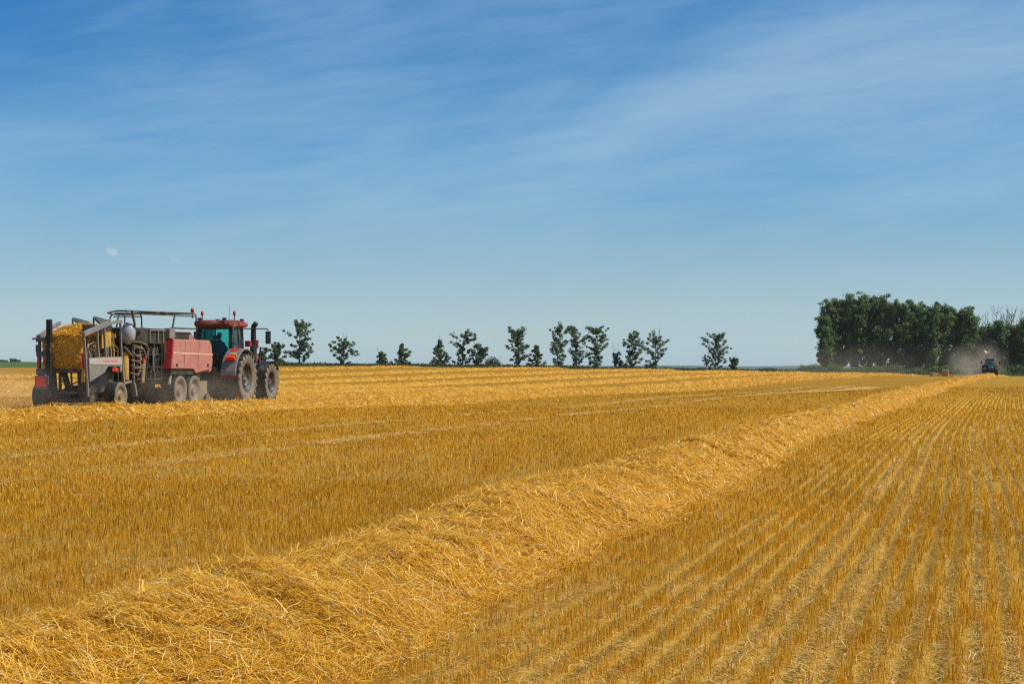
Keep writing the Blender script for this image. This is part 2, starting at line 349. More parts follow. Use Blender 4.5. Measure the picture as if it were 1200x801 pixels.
# ------------------------------------------------------------------ ground
def ground_material():
    m, nt, N, L, P = new_mat('stubble_ground')
    pos = N.new('ShaderNodeNewGeometry').outputs['Position']
    au = N.new('ShaderNodeAttribute'); au.attribute_name = 'row_u'; u = au.outputs['Fac']
    av = N.new('ShaderNodeAttribute'); av.attribute_name = 'row_v'; v = av.outputs['Fac']
    az = N.new('ShaderNodeAttribute'); az.attribute_name = 'beyond'; zone = az.outputs['Fac']
    # row coordinates stretched along the drill rows
    cb = N.new('ShaderNodeCombineXYZ'); L.new(u, cb.inputs[0]); L.new(nmath(nt, 'MULTIPLY', v, .12), cb.inputs[1]); rows = cb.outputs[0]
    cb2 = N.new('ShaderNodeCombineXYZ'); L.new(u, cb2.inputs[0]); L.new(nmath(nt, 'MULTIPLY', v, .03), cb2.inputs[1]); lanes = cb2.outputs[0]
    row = nmath(nt, 'MULTIPLY', nmath(nt, 'ADD', nmath(nt, 'SINE', nmath(nt, 'MULTIPLY', u, 2 * math.pi / .2)), 1.0), .5)
    row = nmath(nt, 'MULTIPLY', row, nrange(nt, u, -4.0, -2.0, .1, 1))
    streak = nnoise(nt, 2.6, 6, .7, rows); lane = nnoise(nt, .55, 4, .6, lanes); speck = nnoise(nt, 16, 5, .7, pos); broad = nnoise(nt, .02, 4, .6, pos)
    f = nmath(nt, 'ADD', nmath(nt, 'MULTIPLY', row, .26), nmath(nt, 'ADD', nmath(nt, 'MULTIPLY', streak, .46), nmath(nt, 'MULTIPLY', speck, .36)))
    stub = nramp(nt, f, [(.25, (.26, .125, .010)), (.42, (.42, .205, .013)), (.58, (.54, .28, .020)), (.78, (.68, .39, .05))])
    stub = nmix(nt, nrange(nt, lane, .46, .66, 0, .5), stub, nmix(nt, 1.0, stub, (1.35, 1.25, 1.25), 'MULTIPLY'))
    stub = nmix(nt, nrange(nt, broad, .4, .65, 0, .35), stub, nmix(nt, 1.0, stub, (.82, .9, .75), 'MULTIPLY'))
    soil = nramp(nt, nnoise(nt, 30, 6, .75, pos), [(.3, (.12, .070, .022)), (.44, (.30, .17, .035)), (.56, (.48, .28, .06)), (.72, (.66, .43, .13))])
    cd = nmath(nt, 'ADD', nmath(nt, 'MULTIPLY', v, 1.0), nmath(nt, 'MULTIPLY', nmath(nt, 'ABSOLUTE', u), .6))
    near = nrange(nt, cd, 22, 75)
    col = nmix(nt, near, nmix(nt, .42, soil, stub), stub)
    col = nmix(nt, nrange(nt, cd, 60, 150), col, nmix(nt, 1.0, col, (.76, .78, .8), 'MULTIPLY'))  # far ground darkened: self-shading of the missing stalks painted into the colour
    green = nramp(nt, nnoise(nt, .03, 5, .6, pos), [(.3, (.045, .085, .018)), (.7, (.085, .125, .03))])
    col = nmix(nt, zone, col, green)
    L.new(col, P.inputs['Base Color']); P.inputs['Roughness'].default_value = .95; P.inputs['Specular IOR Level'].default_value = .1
    b = N.new('ShaderNodeBump'); b.inputs['Strength'].default_value = .9; b.inputs['Distance'].default_value = .07
    L.new(nmath(nt, 'ADD', nmath(nt, 'MULTIPLY', row, .7), nmath(nt, 'ADD', nmath(nt, 'MULTIPLY', streak, .8), nmath(nt, 'MULTIPLY', speck, 1.0))), b.inputs['Height'])
    L.new(b.outputs[0], P.inputs['Normal'])
    return m
def build_ground():
    r = [0.05]; x = 1.2
    while x < 9000:
        r.append(x); x += 4.0 if 300 < x < 470 else max(.35, x * .028)
    r.append(9000); r = np.array(r)
    th = np.concatenate([np.linspace(-.45, .45, 300, endpoint=False), np.linspace(.45, 2 * math.pi - .45, 200, endpoint=False)])
    X = r[:, None] * np.sin(th)[None]; Y = r[:, None] * np.cos(th)[None]
    Z = ground_z(X, Y)
    u, v = xy2uv(X, Y); ang = np.arctan2(X, Y); px = np.where(np.abs(ang) < 1.2, 600 + F * np.tan(np.clip(ang, -1.2, 1.2)), np.where(ang > 0, 4000, -3000))
    bey = np.clip((np.hypot(X, Y) - edgeD(px) + 2) / 4, 0, 1)
    P = np.stack([X, Y, Z], -1)[:, ::-1]
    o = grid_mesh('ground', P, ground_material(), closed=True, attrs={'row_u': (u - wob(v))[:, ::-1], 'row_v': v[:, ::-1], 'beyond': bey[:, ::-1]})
    tag(o, 'wide golden stubble field with straight drill rows running to the horizon', 'field', kind='structure')
build_ground()

def build_hills():
    m, nt, N, L, P = new_mat('wooded_far_hills')
    c = coords(nt); L.new(nramp(nt, nnoise(nt, .004, 5, .6, c), [(.35, (.018, .035, .02)), (.6, (.04, .065, .03)), (.72, (.16, .14, .06))]), P.inputs['Base Color']); P.inputs['Roughness'].default_value = 1
    xs = np.linspace(-1500, 2700, 420); rows = []
    h = np.interp(xs, [-1500, 500, 620, 740, 800, 860, 960, 1200, 2700], [429.5, 429.6, 429.2, 428.6, 428.4, 428.8, 428.5, 428.8, 429.5])
    h = h - .35 * np.abs(np.interp(np.arange(420), np.arange(0, 420, 3), rng.random(140))) - .25 * np.sin(xs / 37)
    for D, k in ((6000, 0.), (6500, .7), (7000, 1.), (7800, .6), (8600, 0.)):
        top = HC - (h - HOR) / F * 7000; x = (xs - 600) / F * D
        rows.append(np.stack([x, np.full_like(x, D), -16.3 + (top + 16.3) * k], -1))
    tag(grid_mesh('hills', np.array(rows), m), 'low blue wooded hills on the far horizon', 'hills', kind='structure')
build_hills()

# ------------------------------------------------------------------ swaths of straw
def swath_material():
    m, nt, N, L, P = new_mat('straw_mound')
    au = N.new('ShaderNodeAttribute'); au.attribute_name = 'row_u'; av = N.new('ShaderNodeAttribute'); av.attribute_name = 'row_v'
    u, v = au.outputs['Fac'], av.outputs['Fac']; pos = N.new('ShaderNodeNewGeometry').outputs['Position']
    # straw lies combed slantwise across the swath
    cb = N.new('ShaderNodeCombineXYZ')
    L.new(nmath(nt, 'MULTIPLY', nmath(nt, 'ADD', u, nmath(nt, 'MULTIPLY', v, .9)), .35), cb.inputs[0]); L.new(nmath(nt, 'MULTIPLY', nmath(nt, 'SUBTRACT', v, nmath(nt, 'MULTIPLY', u, .55)), 2.2), cb.inputs[1])
    comb = nnoise(nt, 4, 8, .75, cb.outputs[0], .4); sp = nnoise(nt, 40, 4, .7, pos); big = nnoise(nt, 1.1, 4, .6, pos)
    f = nmath(nt, 'ADD', nmath(nt, 'MULTIPLY', comb, .55), nmath(nt, 'ADD', nmath(nt, 'MULTIPLY', sp, .3), nmath(nt, 'MULTIPLY', big, .15)))
    L.new(nramp(nt, f, [(.3, (.15, .062, .005)), (.44, (.44, .205, .013)), (.56, (.70, .37, .027)), (.72, (.84, .52, .09))]), P.inputs['Base Color'])  # dark low stops paint shadow into the hollows between straws
    P.inputs['Roughness'].default_value = .7; P.inputs['Specular IOR Level'].default_value = .25
    b = N.new('ShaderNodeBump'); b.inputs['Strength'].default_value = 1; b.inputs['Distance'].default_value = .15
    L.new(f, b.inputs['Height']); L.new(b.outputs[0], P.inputs['Normal']); return m
M['mound'] = swath_material()
def vnoise(x, y, seed):
    """smooth value noise"""
    xi = np.floor(x).astype(np.int64); yi = np.floor(y).astype(np.int64); fx = x - xi; fy = y - yi; fx = fx * fx * (3 - 2 * fx); fy = fy * fy * (3 - 2 * fy)
    def h(a, b):
        n = (a * 374761393 + b * 668265263 + seed * 1442695041) & 0xffffffff; n = ((n ^ (n >> 13)) * 1274126177) & 0xffffffff
        return ((n ^ (n >> 16)) & 0xffff) / 65535.0
    return (h(xi, yi) * (1 - fx) + h(xi + 1, yi) * fx) * (1 - fy) + (h(xi, yi + 1) * (1 - fx) + h(xi + 1, yi + 1) * fx) * fy
class Swath:
    def __init__(s, u0, hw, H, seed, v0, v1): s.u0, s.hw, s.H, s.seed, s.v0, s.v1 = u0, hw, H, seed, v0, v1
    def uc(s, v): return s.u0 + wob(v) + .25 * (vnoise(v / 14, v * 0, s.seed) - .5)
    def height(s, w, v):
        """w in -1..1 across"""
        hw = 1
        env = np.clip(1 - np.abs(w) ** 2.2, 0, 1) ** 1.15
        ww = w * s.hw
        ridge = vnoise((v + .75 * ww) / .42, ww / 1.6 + 9, s.seed + 1); lump = vnoise(v / 1.5, ww / .9, s.seed + 2); tuft = vnoise(v / .16, ww / .16, s.seed + 3)
        end = np.clip((v - s.v0) / 1.2, 0, 1) * np.clip((s.v1 - v) / 45, 0, 1)
        return s.H * env * (.42 + .30 * ridge + .42 * lump + .22 * tuft + .25 * (vnoise(v / 4.5, ww / 2.5, s.seed + 6) - .4)) * (.3 + .7 * end) + .015
    def xyz(s, w, v):
        edge = 1 + .20 * (vnoise(v / .7, np.sign(w) * 3 + 0 * v, s.seed + 5) - .5) + .15 * (vnoise(v / 3.1, np.sign(w) * 5 + 0 * v, s.seed + 7) - .5)
        u = s.uc(v) + w * s.hw * edge; x, y = uv2xy(u, v)
        return x, y, ground_z(x, y) + s.height(w, v), u
def build_swath(u0, hw, H, seed, v0, v1, label, straw_n, vmin=.045, vk=.0030, ncross=46):
    tv = np.linspace(100, 480, 760); tx, ty = uv2xy(u0 + wob(tv), tv); v1 = float(tv[np.argmax(np.hypot(tx, ty) > edgeD(600 + F * tx / ty) - 5)])
    straw_n = [(a, min(b, v1 - 4), *q) for a, b, *q in straw_n]
    S = Swath(u0, hw, H, seed, v0, v1); vs = [v0]
    while vs[-1] < v1:
        D = abs(vs[-1]) + abs(u0) * .5; vs.append(vs[-1] + max(vmin, D * vk))
    vs = np.array(vs); w = np.linspace(-1, 1, ncross); V, Wg = np.meshgrid(vs, w, indexing='ij')
    x, y, z, u = S.xyz(Wg, V); z[:, 0] -= .08; z[:, -1] -= .08
    o = grid_mesh('straw_swath', np.stack([x, y, z], -1), M['mound'], attrs={'row_u': u - wob(V), 'row_v': V})
    tag(o, label, 'straw swath', 'swaths of combed straw lying in rows across the field')
    # loose straws lying on it: sampled evenly in log distance, so many close by
    parts = []
    for (a, b, n, wd, Lr) in straw_n:
        v = np.exp(rng.uniform(math.log(a), math.log(b), n)) if a > 0 else rng.uniform(a, b, n)
        wv = rng.uniform(-1, 1, n); wv = np.where(rng.random(n) < .12, np.sign(wv) * (1 + np.abs(rng.normal(0, .07, n))), wv * 1.04); x, y, z, u = S.xyz(wv, v)
        D = np.hypot(x, y); wid = np.maximum(wd, D * np.where(D > 60, .00024, .00032)) * np.where(rng.random(n) < .07, rng.uniform(1.4, 2.3, n), rng.uniform(.55, 1.3, n)); Ln = np.maximum(rng.uniform(*Lr, n) * np.where(rng.random(n) < .4, .45, 1), D * .0020)
        comb = vnoise(v / .9, u / .9, seed + 8); th = A * 0 + math.pi / 2 - A - (.9 + .9 * (comb - .5) * 2) + rng.normal(0, .80, n)
        el = rng.normal(.03, .30, n); d = np.stack([np.cos(th) * np.cos(el), np.sin(th) * np.cos(el), np.sin(el)], -1)
        # slope of the mound under the straw
        dw = .02; z2 = ground_z(x, y) + S.height(np.clip(wv + dw, -1, 1), v); slope = (S.height(np.clip(wv + .05, -1, 1), v) - S.height(np.clip(wv - .05, -1, 1), v)) / (.1 * hw)
        across = d[:, 0] * cA - d[:, 1] * sA; d[:, 2] += across * slope * .8
        c = np.stack([x, y, z + np.abs(rng.normal(0, .022, n)) + .006 + np.abs(np.sin(el)) * Ln * .2], -1)
        up = np.array([0, 0, 1.0]); side = np.cross(d, up); side /= np.linalg.norm(side, axis=1)[:, None] + 1e-9
        roll = rng.uniform(-.7, .7, n)[:, None]; side = side * np.cos(roll) + up * np.sin(roll)
        bend = (np.cross(d, side) * rng.normal(0, .05, n)[:, None] + side * rng.normal(0, .055, n)[:, None]) * Ln[:, None]
        hl = d * Ln[:, None] / 2; sw = side * wid[:, None] / 2
        parts.append(np.stack([c - hl - sw, c - hl + sw, c + bend - sw, c + bend + sw, c + hl - sw, c + hl + sw], 1))
    if parts:
        st = quads('loose_straw', np.concatenate(parts), M['straw'], 6, o); st['kind'] = 'stuff'
    return S
SW = []
SW.append(build_swath(-4.76, 1.10, .38, 11, 3.0, 425, 'broad golden swath crossing the foreground from the bottom left corner towards the distant tractor',
    [(4, 14, 120000, .0036, (.06, .22)), (12, 40, 140000, .0038, (.07, .25)), (30, 500, 60000, .006, (.12, .35))]))
SW.append(build_swath(-25.4, 1.3, .30, 23, 28, 395, 'long bright swath lying just in front of the baler and tractor wheels', [(30, 500, 80000, .008, (.15, .4))], .10, .0028, 30))
SW.append(build_swath(-31.6, 1.3, .34, 31, 60.5, 390, 'swath being picked up, starting under the baler and running ahead of the tractor', [(61, 500, 30000, .01, (.2, .4))], .14, .0032, 24))
for i, (u0, lab) in enumerate(((-44, 'first swath beyond the one the baler is picking up'), (-58, 'second swath beyond the one the baler is picking up'), (-74, 'third swath beyond the one the baler is picking up, middle of the far ones'),
                 (-93, 'last swath but one before the row of trees'), (-117, 'farthest swath, lying nearest the row of trees'))):
    SW.append(build_swath(u0, 1.5, .34, 40 + i, max(30, 20 + abs(u0) * .5), 385 - abs(u0) * .62, lab, [(max(32, 22 + abs(u0) * .5), 500, 16000, .010, (.2, .45))], .2, .004, 18))

# ------------------------------------------------------------------ stubble and chaff
def in_view(x, y, mx=.06):
    return (np.abs(x) < (.300 + mx) * y + 1.2) & (y > 1)
def free_of_swaths(u, v):
    ok = np.ones(len(u), bool)
    for S in SW[:3]: ok &= (np.abs(u - S.uc(v)) > S.hw * .90) | (v < S.v0)
    return ok
GAPS = np.array([-1.45, -1.0, -.07, .13, .72, 1.5, 2.35, 3.1, 4.2, 5.6])
TRACKS = np.array([-13.9, -17.2])
ROW = .2
def build_stubble():
    V = []
    bands = [(5.0, 13, 400, .0036), (13, 24, 270, .0046), (24, 42, 85, .0075), (42, 75, 22, .014), (75, 150, 4.5, .028)]   # v range, stalks per metre of row, blade width
    for a, b, per, wd in bands:
        umin, umax = -.62 * b - 2, .12 * b + 3
        k = np.arange(math.floor(umin / ROW), math.ceil(umax / ROW) + 1); n_row = int(per * (b - a))
        u = np.repeat(k * ROW, n_row); v = rng.uniform(a, b, len(u))
        x, y = uv2xy(u, v); m = in_view(x, y); u, v = u[m], v[m]
        # stalks stand in tufts, rows have thin places
        tuft = vnoise(v / .12, u * 50, 3); thin = vnoise(v / 1.7, u * 7, 5)
        m = rng.random(len(u)) < np.clip(.25 + 1.3 * (tuft - .25), .05, 1) * np.clip(.35 + 1.5 * (thin - .15), .15, 1)
        gap = np.min(np.abs((u[:, None]) - GAPS[None]), 1); tr = np.min(np.abs(u[:, None] - TRACKS[None]), 1)
        m &= ~((gap < .06) & (rng.random(len(u)) < .7)) & ~((tr < .33) & (rng.random(len(u)) < .4 * (vnoise(v / 3, u * 0, 15) > .4)))
        u, v = u[m], v[m]
        u = u + wob(v) + rng.normal(0, 1, len(u)) * np.where(u < -2.6, .060, .033) + .06 * (vnoise(v / .5, u * 30, 8) - .5)
        m = free_of_swaths(u, v); u, v = u[m], v[m]; n = len(u)
        x, y = uv2xy(u, v); z = ground_z(x, y); D = np.hypot(x, y)
        H = rng.normal(.072, .020, n).clip(.025, .14) * (.75 + .5 * vnoise(u / .5, v / .5, 9)); wv = np.maximum(wd, D * .00035) * rng.uniform(.7, 1.4, n)
        ph = rng.uniform(0, 2 * math.pi, n); lean = np.abs(rng.normal(0, .24, n)); side = np.stack([np.cos(ph), np.sin(ph), ph * 0], -1) * wv[:, None] / 2
        # blades turn about half their faces to the eye as real round stalks do
        lv = np.stack([np.cos(ph * 7.3) * lean, np.sin(ph * 7.3) * lean, np.ones(n)], -1) * H[:, None]
        p = np.stack([x, y, z - .006], -1)
        V.append(np.stack([p - side, p + side, p + lv + side * .85, p + lv - side * .85], 1))
    V = np.concatenate(V); o = quads('stubble', V, M['stalk'], 4)
    tag(o, 'short golden stubble standing in drill rows', 'stubble', kind='stuff')
    return len(V)
def lying(x, y, Lr, wd, lift=.012, orient=None, spread=3.2):
    n = len(x); D = np.hypot(x, y); wid = np.maximum(wd, D * .00033) * rng.uniform(.6, 1.5, n); Ln = np.maximum(rng.uniform(*Lr, n), D * .0016)
    th = (rng.uniform(0, math.pi, n) if orient is None else orient + rng.normal(0, spread, n)); el = rng.normal(.03, .12, n)
    d = np.stack([np.cos(th) * np.cos(el), np.sin(th) * np.cos(el), np.sin(el)], -1); c = np.stack([x, y, ground_z(x, y) + lift + np.abs(rng.normal(0, .012, n))], -1)
    side = np.cross(d, [0, 0, 1.0]); side /= np.linalg.norm(side, axis=1)[:, None]; bend = side * (rng.normal(0, .06, n) * Ln)[:, None]
    hl = d * Ln[:, None] / 2; sw = side * wid[:, None] / 2
    return np.stack([c - hl - sw, c - hl + sw, c + bend - sw, c + bend + sw, c + hl - sw, c + hl + sw], 1)
def build_chaff():
    V = []
    for a, b, n in ((5, 14, 42000), (14, 40, 46000)):              # all over, thin
        v = rng.uniform(a, b, n); u = rng.uniform(-.62 * b - 1, .12 * b + 2, n); x, y = uv2xy(u + wob(v), v); m = in_view(x, y); x, y = x[m], y[m]
        k = vnoise(x / 1.1, y / 1.1, 12) > .30; V.append(lying(x[k], y[k], (.03, .16), .0042, .02))
    for g in GAPS:                                                   # thick in the open gaps between rows
        n = 2400; v = np.exp(rng.uniform(math.log(5), math.log(60), n)); u = g + rng.normal(0, .055, n) + wob(v); x, y = uv2xy(u, v); m = in_view(x, y) & (vnoise(v / 1.3, u * 0 + g * 9, 13) > .3)
        V.append(lying(x[m], y[m], (.03, .13), .0045, .008))
    for g, n in ((-13.9, 24000), (-17.2, 16000)):                     # combine wheel tracks on the left
        v = np.exp(rng.uniform(math.log(18), math.log(170), n)); u = g + rng.normal(0, .24, n) + wob(v) + .25 * np.sin(v / 17); x, y = uv2xy(u, v); m = (vnoise(v / 2.2, u * 0 + g, 14) > .38) & (rng.random(n) < .2 + .8 * vnoise(v / 9, u * 0 + g, 16))
        V.append(lying(x[m], y[m], (.05, .2), .006, .05))
    # pale spill of chaff out in the middle of the field
    p0, p1 = at(885, 108), at(1012, 152); t = rng.random(5000) ** .8; x = p0.x + (p1.x - p0.x) * t + rng.normal(0, .3 + .3 * t, 5000) + 2.2 * np.sin(t * 3.1); y = p0.y + (p1.y - p0.y) * t + rng.normal(0, .5, 5000)
    V.append(lying(x, y, (.1, .4), .02, .09))
    o = quads('chaff', np.concatenate(V), M['chaff'], 6); tag(o, 'pale broken straw lying between the stubble rows', 'chaff', kind='stuff')
build_stubble(); build_chaff()

# ------------------------------------------------------------------ trees
def leaf_quads(c, size, n_dir=None):
    """diamond leaf clumps, more or less facing outwards"""
    n = len(c)
    if n_dir is not None:
        nn = rng.normal(size=(n, 3)) * .55 + n_dir * .8 + np.array([.1, -.1, .65]); nn /= np.linalg.norm(nn, axis=1)[:, None]
        a = np.cross(nn, rng.normal(size=(n, 3))); a /= np.linalg.norm(a, axis=1)[:, None]; b = np.cross(nn, a); s = size * rng.uniform(.6, 1.35, n)[:, None] / 2
        return np.stack([c - a * s, c + b * s * .62, c + a * s, c - b * s * .62], 1)
    a = rng.normal(size=(n, 3)); a /= np.linalg.norm(a, axis=1)[:, None]; b = np.cross(a, rng.normal(size=(n, 3))); b /= np.linalg.norm(b, axis=1)[:, None]
    s = size * rng.uniform(.6, 1.35, n)[:, None] / 2
    return np.stack([c - a * s, c + b * s * .62, c + a * s, c - b * s * .62], 1)
def make_tree(name, base, H, Wd, label, cat='tree', group=None, leaf='leaf', clumps=46, per=34, lsize=.30, bare=0, first=.10, rise=(35, 62), rc=.55, lean=0, top=1.0, trunk_r=None, shape='column', seed=0, twigs=True, dead_h=1.0):
    r = random.Random(seed * 77 + 5)
    t = empty(name, base); tag(t, label, cat, group)
    tr = MB(); tr_r = trunk_r or max(.07, H * .013)
    trunk = []; k = 7; bend = (r.uniform(-.03, .03) + lean, r.uniform(-.03, .03))
    for i in range(k + 1):
        f = i / k; trunk.append(Vector((bend[0] * H * f * f + r.uniform(-.01, .01) * H * f, bend[1] * H * f * f, -.25 + (H * .94 * top + .25) * f)))
    tr.tube(trunk, tr_r, 7, 0, tr_r * .18)
    def along(f): i = min(int(f * k), k - 1); return trunk[i].lerp(trunk[i + 1], f * k - i)
    centres = []
    nl = max(9, clumps // 2)
    for i in range(nl):
        f = first + (.93 - first) * ((i + r.random() * .7) / nl)
        prof = {'column': .55 + .55 * math.sin(math.pi * min(1, .18 + f * .82)), 'cone': 1.1 * (1.05 - f), 'vase': .62 + .42 * f if f < .7 else .9 - (f - .7) * 1.9, 'round': math.sin(math.pi * (.12 + .84 * f)) * 1.05, 'gap': (.95 if f < .38 else .5 if f < .5 else 1.0 - (f - .62) * .9)}[shape]
        az = r.uniform(0, 2 * math.pi); up = R(r.uniform(*rise)); Ln = Wd / 2 * max(.12, prof) * r.choice((r.uniform(.35, .7), r.uniform(.7, 1.12), r.uniform(.8, 1.12)))
        a = along(f); d = Vector((math.cos(az), math.sin(az), 0)); mid = a + d * Ln * .5 + Vector((0, 0, Ln * .5 * math.tan(up) * .8)); e = a + d * Ln + Vector((0, 0, min(Ln * math.tan(up), H * .22)))
        if e.z > H: e.z = H * .98
        tr.tube([a, mid, e], tr_r * .42 * (1 - f * .6), 5, 0, tr_r * .09)
        for q in range(4):
            g = (.3, .58, .82, 1.0)[q]; p = (a.lerp(mid, g * 2) if g < .5 else mid.lerp(e, g * 2 - 1)); centres.append((p + Vector((r.uniform(-.5, .5), r.uniform(-.5, .5), r.uniform(-.5, .35))) * rc, rc * r.uniform(.45, 1.25) * (.75 + .35 * g)))
    for i in range(max(2, clumps // 14)): centres.append((along(.86 + .13 * i / max(1, clumps // 14)), rc * r.uniform(.5, .85)))
    for b in range(bare):                                           # dead leaders standing out of the crown
        f = r.uniform(.25, .6); a = along(f); x = r.uniform(-.3, .3) * Wd; tip = Vector((x, r.uniform(-.2, .2) * Wd, H * r.uniform(.9, 1.0) * dead_h))
        m = a.lerp(tip, .45) + Vector((x * .25, 0, 0)); tr.tube([a, m, tip], tr_r * .42, 5, 0, tr_r * .12)
        for q in range(4):
            s0 = m.lerp(tip, r.uniform(.1, .85)); tr.tube([s0, s0 + Vector((r.uniform(-.6, .6), r.uniform(-.4, .4), r.uniform(.4, 1.0)))], tr_r * .2, 4, 0, tr_r * .06)
    tr.build('trunk', M['bark'] if clumps > 14 else M['deadwood'], t)
    P = []; Q = []
    for c, rad in centres:
        if c.z < .25: continue
        n = int(per * r.uniform(.7, 1.3)); q = rng.normal(size=(n, 3)); q /= np.linalg.norm(q, axis=1)[:, None]; q *= (rng.random(n) ** .45)[:, None] * rad
        q[:, 2] *= .72; dirn = q / (np.linalg.norm(q, axis=1)[:, None] + 1e-6); q = q + np.array(c); dirn = dirn + .6 * (q - np.array([0, 0, H * .5])) / np.array([Wd, Wd, H]); k_ = (q[:, 2] > .1) & (q[:, 2] < H * 1.01); P.append(q[k_]); Q.append(dirn[k_])
    if P:
        quads('crown', leaf_quads(np.concatenate(P), lsize, np.concatenate(Q)), M[leaf], 4, t)
    return t
TREES = [  # px, top y, width px, shape, bare leaders, crown top share, label
    (308, 407, 10, 'column', 1, .8, 'thin half bare tree just right of the tractor exhaust, leftmost of the row'),
    (326, 401, 20, 'round', 0, 1, 'small rounded tree between the tractor mirror and a taller tree'),
    (351, 375, 31, 'gap', 0, 1, 'tallest tree at the left end of the row, with a gap in its crown'),
    (403, 390, 33, 'round', 2, .8, 'broad low tree with bare twigs on top, standing alone right of the tall one'),
    (447, 406, 15, 'cone', 1, .85, 'smallest cone shaped tree, beside a larger cone shaped one'),
    (471, 400, 22, 'cone', 0, 1, 'compact cone shaped tree standing right of the smallest one'),
    (514, 392, 22, 'cone', 1, .92, 'narrow pointed tree with one bare pole beside its tip'),
    (542, 386, 29, 'vase', 2, 1, 'ragged tree leaning right, with bare twigs on its left side'),
    (561, 399, 20, 'round', 1, .8, 'slim tree squeezed between the ragged leaning tree and a low bush'),
    (608, 383, 27, 'column', 0, 1, 'tall slightly bushy tree with a shorter tree at its right side'),
    (628, 402, 18, 'cone', 0, 1, 'short dense tree between two tall trees in the middle of the row'),
    (653, 377, 25, 'vase', 0, 1, 'highest tree of the middle group, leaning to the right at its top'),
    (674, 378, 19, 'column', 0, 1, 'slender tall column tree, close to the right of the highest tree'),
    (700, 380, 34, 'vase', 0, 1, 'wide open tree with a branch reaching out to the right'),
    (722, 398, 13, 'column', 3, .55, 'nearly dead spindly tree with bare poles, right of the wide open tree'),
    (741, 386, 25, 'gap', 1, .95, 'dark tree with a leafy left tip and one bare leader'),
    (768, 382, 34, 'round', 3, .78, 'dark bushy tree crowned by three dead bare tops'),
    (838, 390, 37, 'vase', 1, 1, 'lone wide tree right of the row, leaning up to the right'),
    (860, 409, 8, 'column', 1, .62, 'thin dead pole with a few leaves, right of the lone wide tree'),
]
for i, (px, ty, wp, sh, bare, tp, lab) in enumerate(TREES):
    D = float(edgeD(px)) + 3 + (i * 37 % 5); b = at(px, D); yb = HOR + (HC - b.z) / D * F; H = (yb - ty) / F * D; Wd = wp / F * D * 1.1
    k = max(.55, H / 8.5); cl = int((38 if wp < 16 else 58 if wp < 26 else 76) * (.7 if bare > 1 else 1))
    make_tree('field_tree', b, H, Wd, lab, 'tree', 'trees along the far field edge', 'leaf', clumps=cl, per=62, lsize=.27, bare=bare, first=.03, rc=.50 * k ** .5, top=tp, shape=sh, seed=i + 3,
              lean=.10 if 'leaning' in lab else 0, trunk_r=.13 if wp > 15 else .09, rise=(25, 58) if sh != 'cone' else (12, 35))
def make_bush(px, top, wp, D, lab, leaf='bush', per=60, n=9, ls=.3, seed=1, group=None):
    b = at(px, D); yb = HOR + (HC - b.z) / D * F; H = (yb - top) / F * D; Wd = wp / F * D; r = random.Random(seed)
    t = empty('bush', b); tag(t, lab, 'bush', group); m = MB(); P = []
    for i in range(n):
        x = (i + .5) / n * 2 - 1; h = H * math.sqrt(max(.15, 1 - x * x)) * r.uniform(.65, 1); e = Vector((x * Wd * .46, r.uniform(-.3, .3) * Wd * .4, h * .8)); m.tube([(x * Wd * .15, 0, -.1), e * .6, e], .04, 5, 0, .015)
        for f in (.4, .8):
            q = rng.normal(size=(per, 3)) * np.array([Wd / n * .8, Wd / n, H * .16]); q += np.array((e.x, e.y, h * f)); P.append(q[(q[:, 2] > 0) & (q[:, 2] < H)])
    m.build('stem', M['bark'], t); quads('foliage', leaf_quads(np.concatenate(P), ls), M[leaf], 4, t)
for px, top, wp, dd, lab, n in ((577, 417, 18, 3, 'low round bush at the right foot of the slim tree', 8), (733, 425, 8, 9, 'small bluish bush between the spindly tree and the dark tree', 5),
                             (900, 431, 26, 40, 'flat low bush line out on the edge right of the lone wide tree', 9), (820, 430.5, 14, 30, 'small low bush left of the lone wide tree', 6), (951, 426, 33, 14, 'dark round bush at the left foot of the tall grove', 12)):
    make_bush(px, top, wp, float(edgeD(px)) + dd, lab, 'bush' if px < 940 else 'leaf_dark', 60 if px < 940 else 90, n, .3, px)
for i, px in enumerate(range(978, 1206, 12)):
    make_bush(px, 426 + (i * 5 % 6), 18, 444 + (i * 3 % 4), 'low dark undergrowth bush at the foot of the dense grove', 'leaf_dark', 70, 6, .4, 900 + i, 'undergrowth along the foot of the grove')
# the grove of tall poplars
ORD = ['leftmost', 'second', 'third', 'fourth', 'fifth', 'sixth', 'seventh', 'eighth', 'ninth', 'tenth', 'eleventh', 'twelfth', 'thirteenth', 'fourteenth', 'fifteenth', 'sixteenth', 'seventeenth']
GT = [(966, 366, 15), (973, 349, 22), (987, 345, 24), (1003, 344, 24), (1020, 342, 25), (1036, 345, 24), (1050, 352, 20), (1060, 349, 20), (1074, 351, 23), (1090, 354, 23), (1108, 355, 23), (1124, 360, 18), (1136, 358, 17), (1152, 383, 22), (1170, 375, 22), (1186, 381, 22), (1202, 373, 24)]
for i, (px, ty, wp) in enumerate(GT):
    D = 448 + (i * 13 % 9); b = at(px, D); yb = HOR + (HC - b.z) / D * F; H = (yb - ty) / F * D; Wd = wp / F * D * 1.12
    lab = ('leftmost tall poplar of the dense green grove' if i == 0 else f'{ORD[i]} poplar from the left along the front of the dense green grove') if i < 13 else f'lower green tree under bare tops at the right of the grove, {ORD[i - 13].replace("leftmost", "first")} of four'
    make_tree('poplar_tree', b, H, Wd, lab, 'tree', 'tall trees of the grove', 'leaf_dark', clumps=120, per=52, lsize=.46, first=.03, rise=(38, 66), rc=.95, shape='column', seed=200 + i, trunk_r=.26)
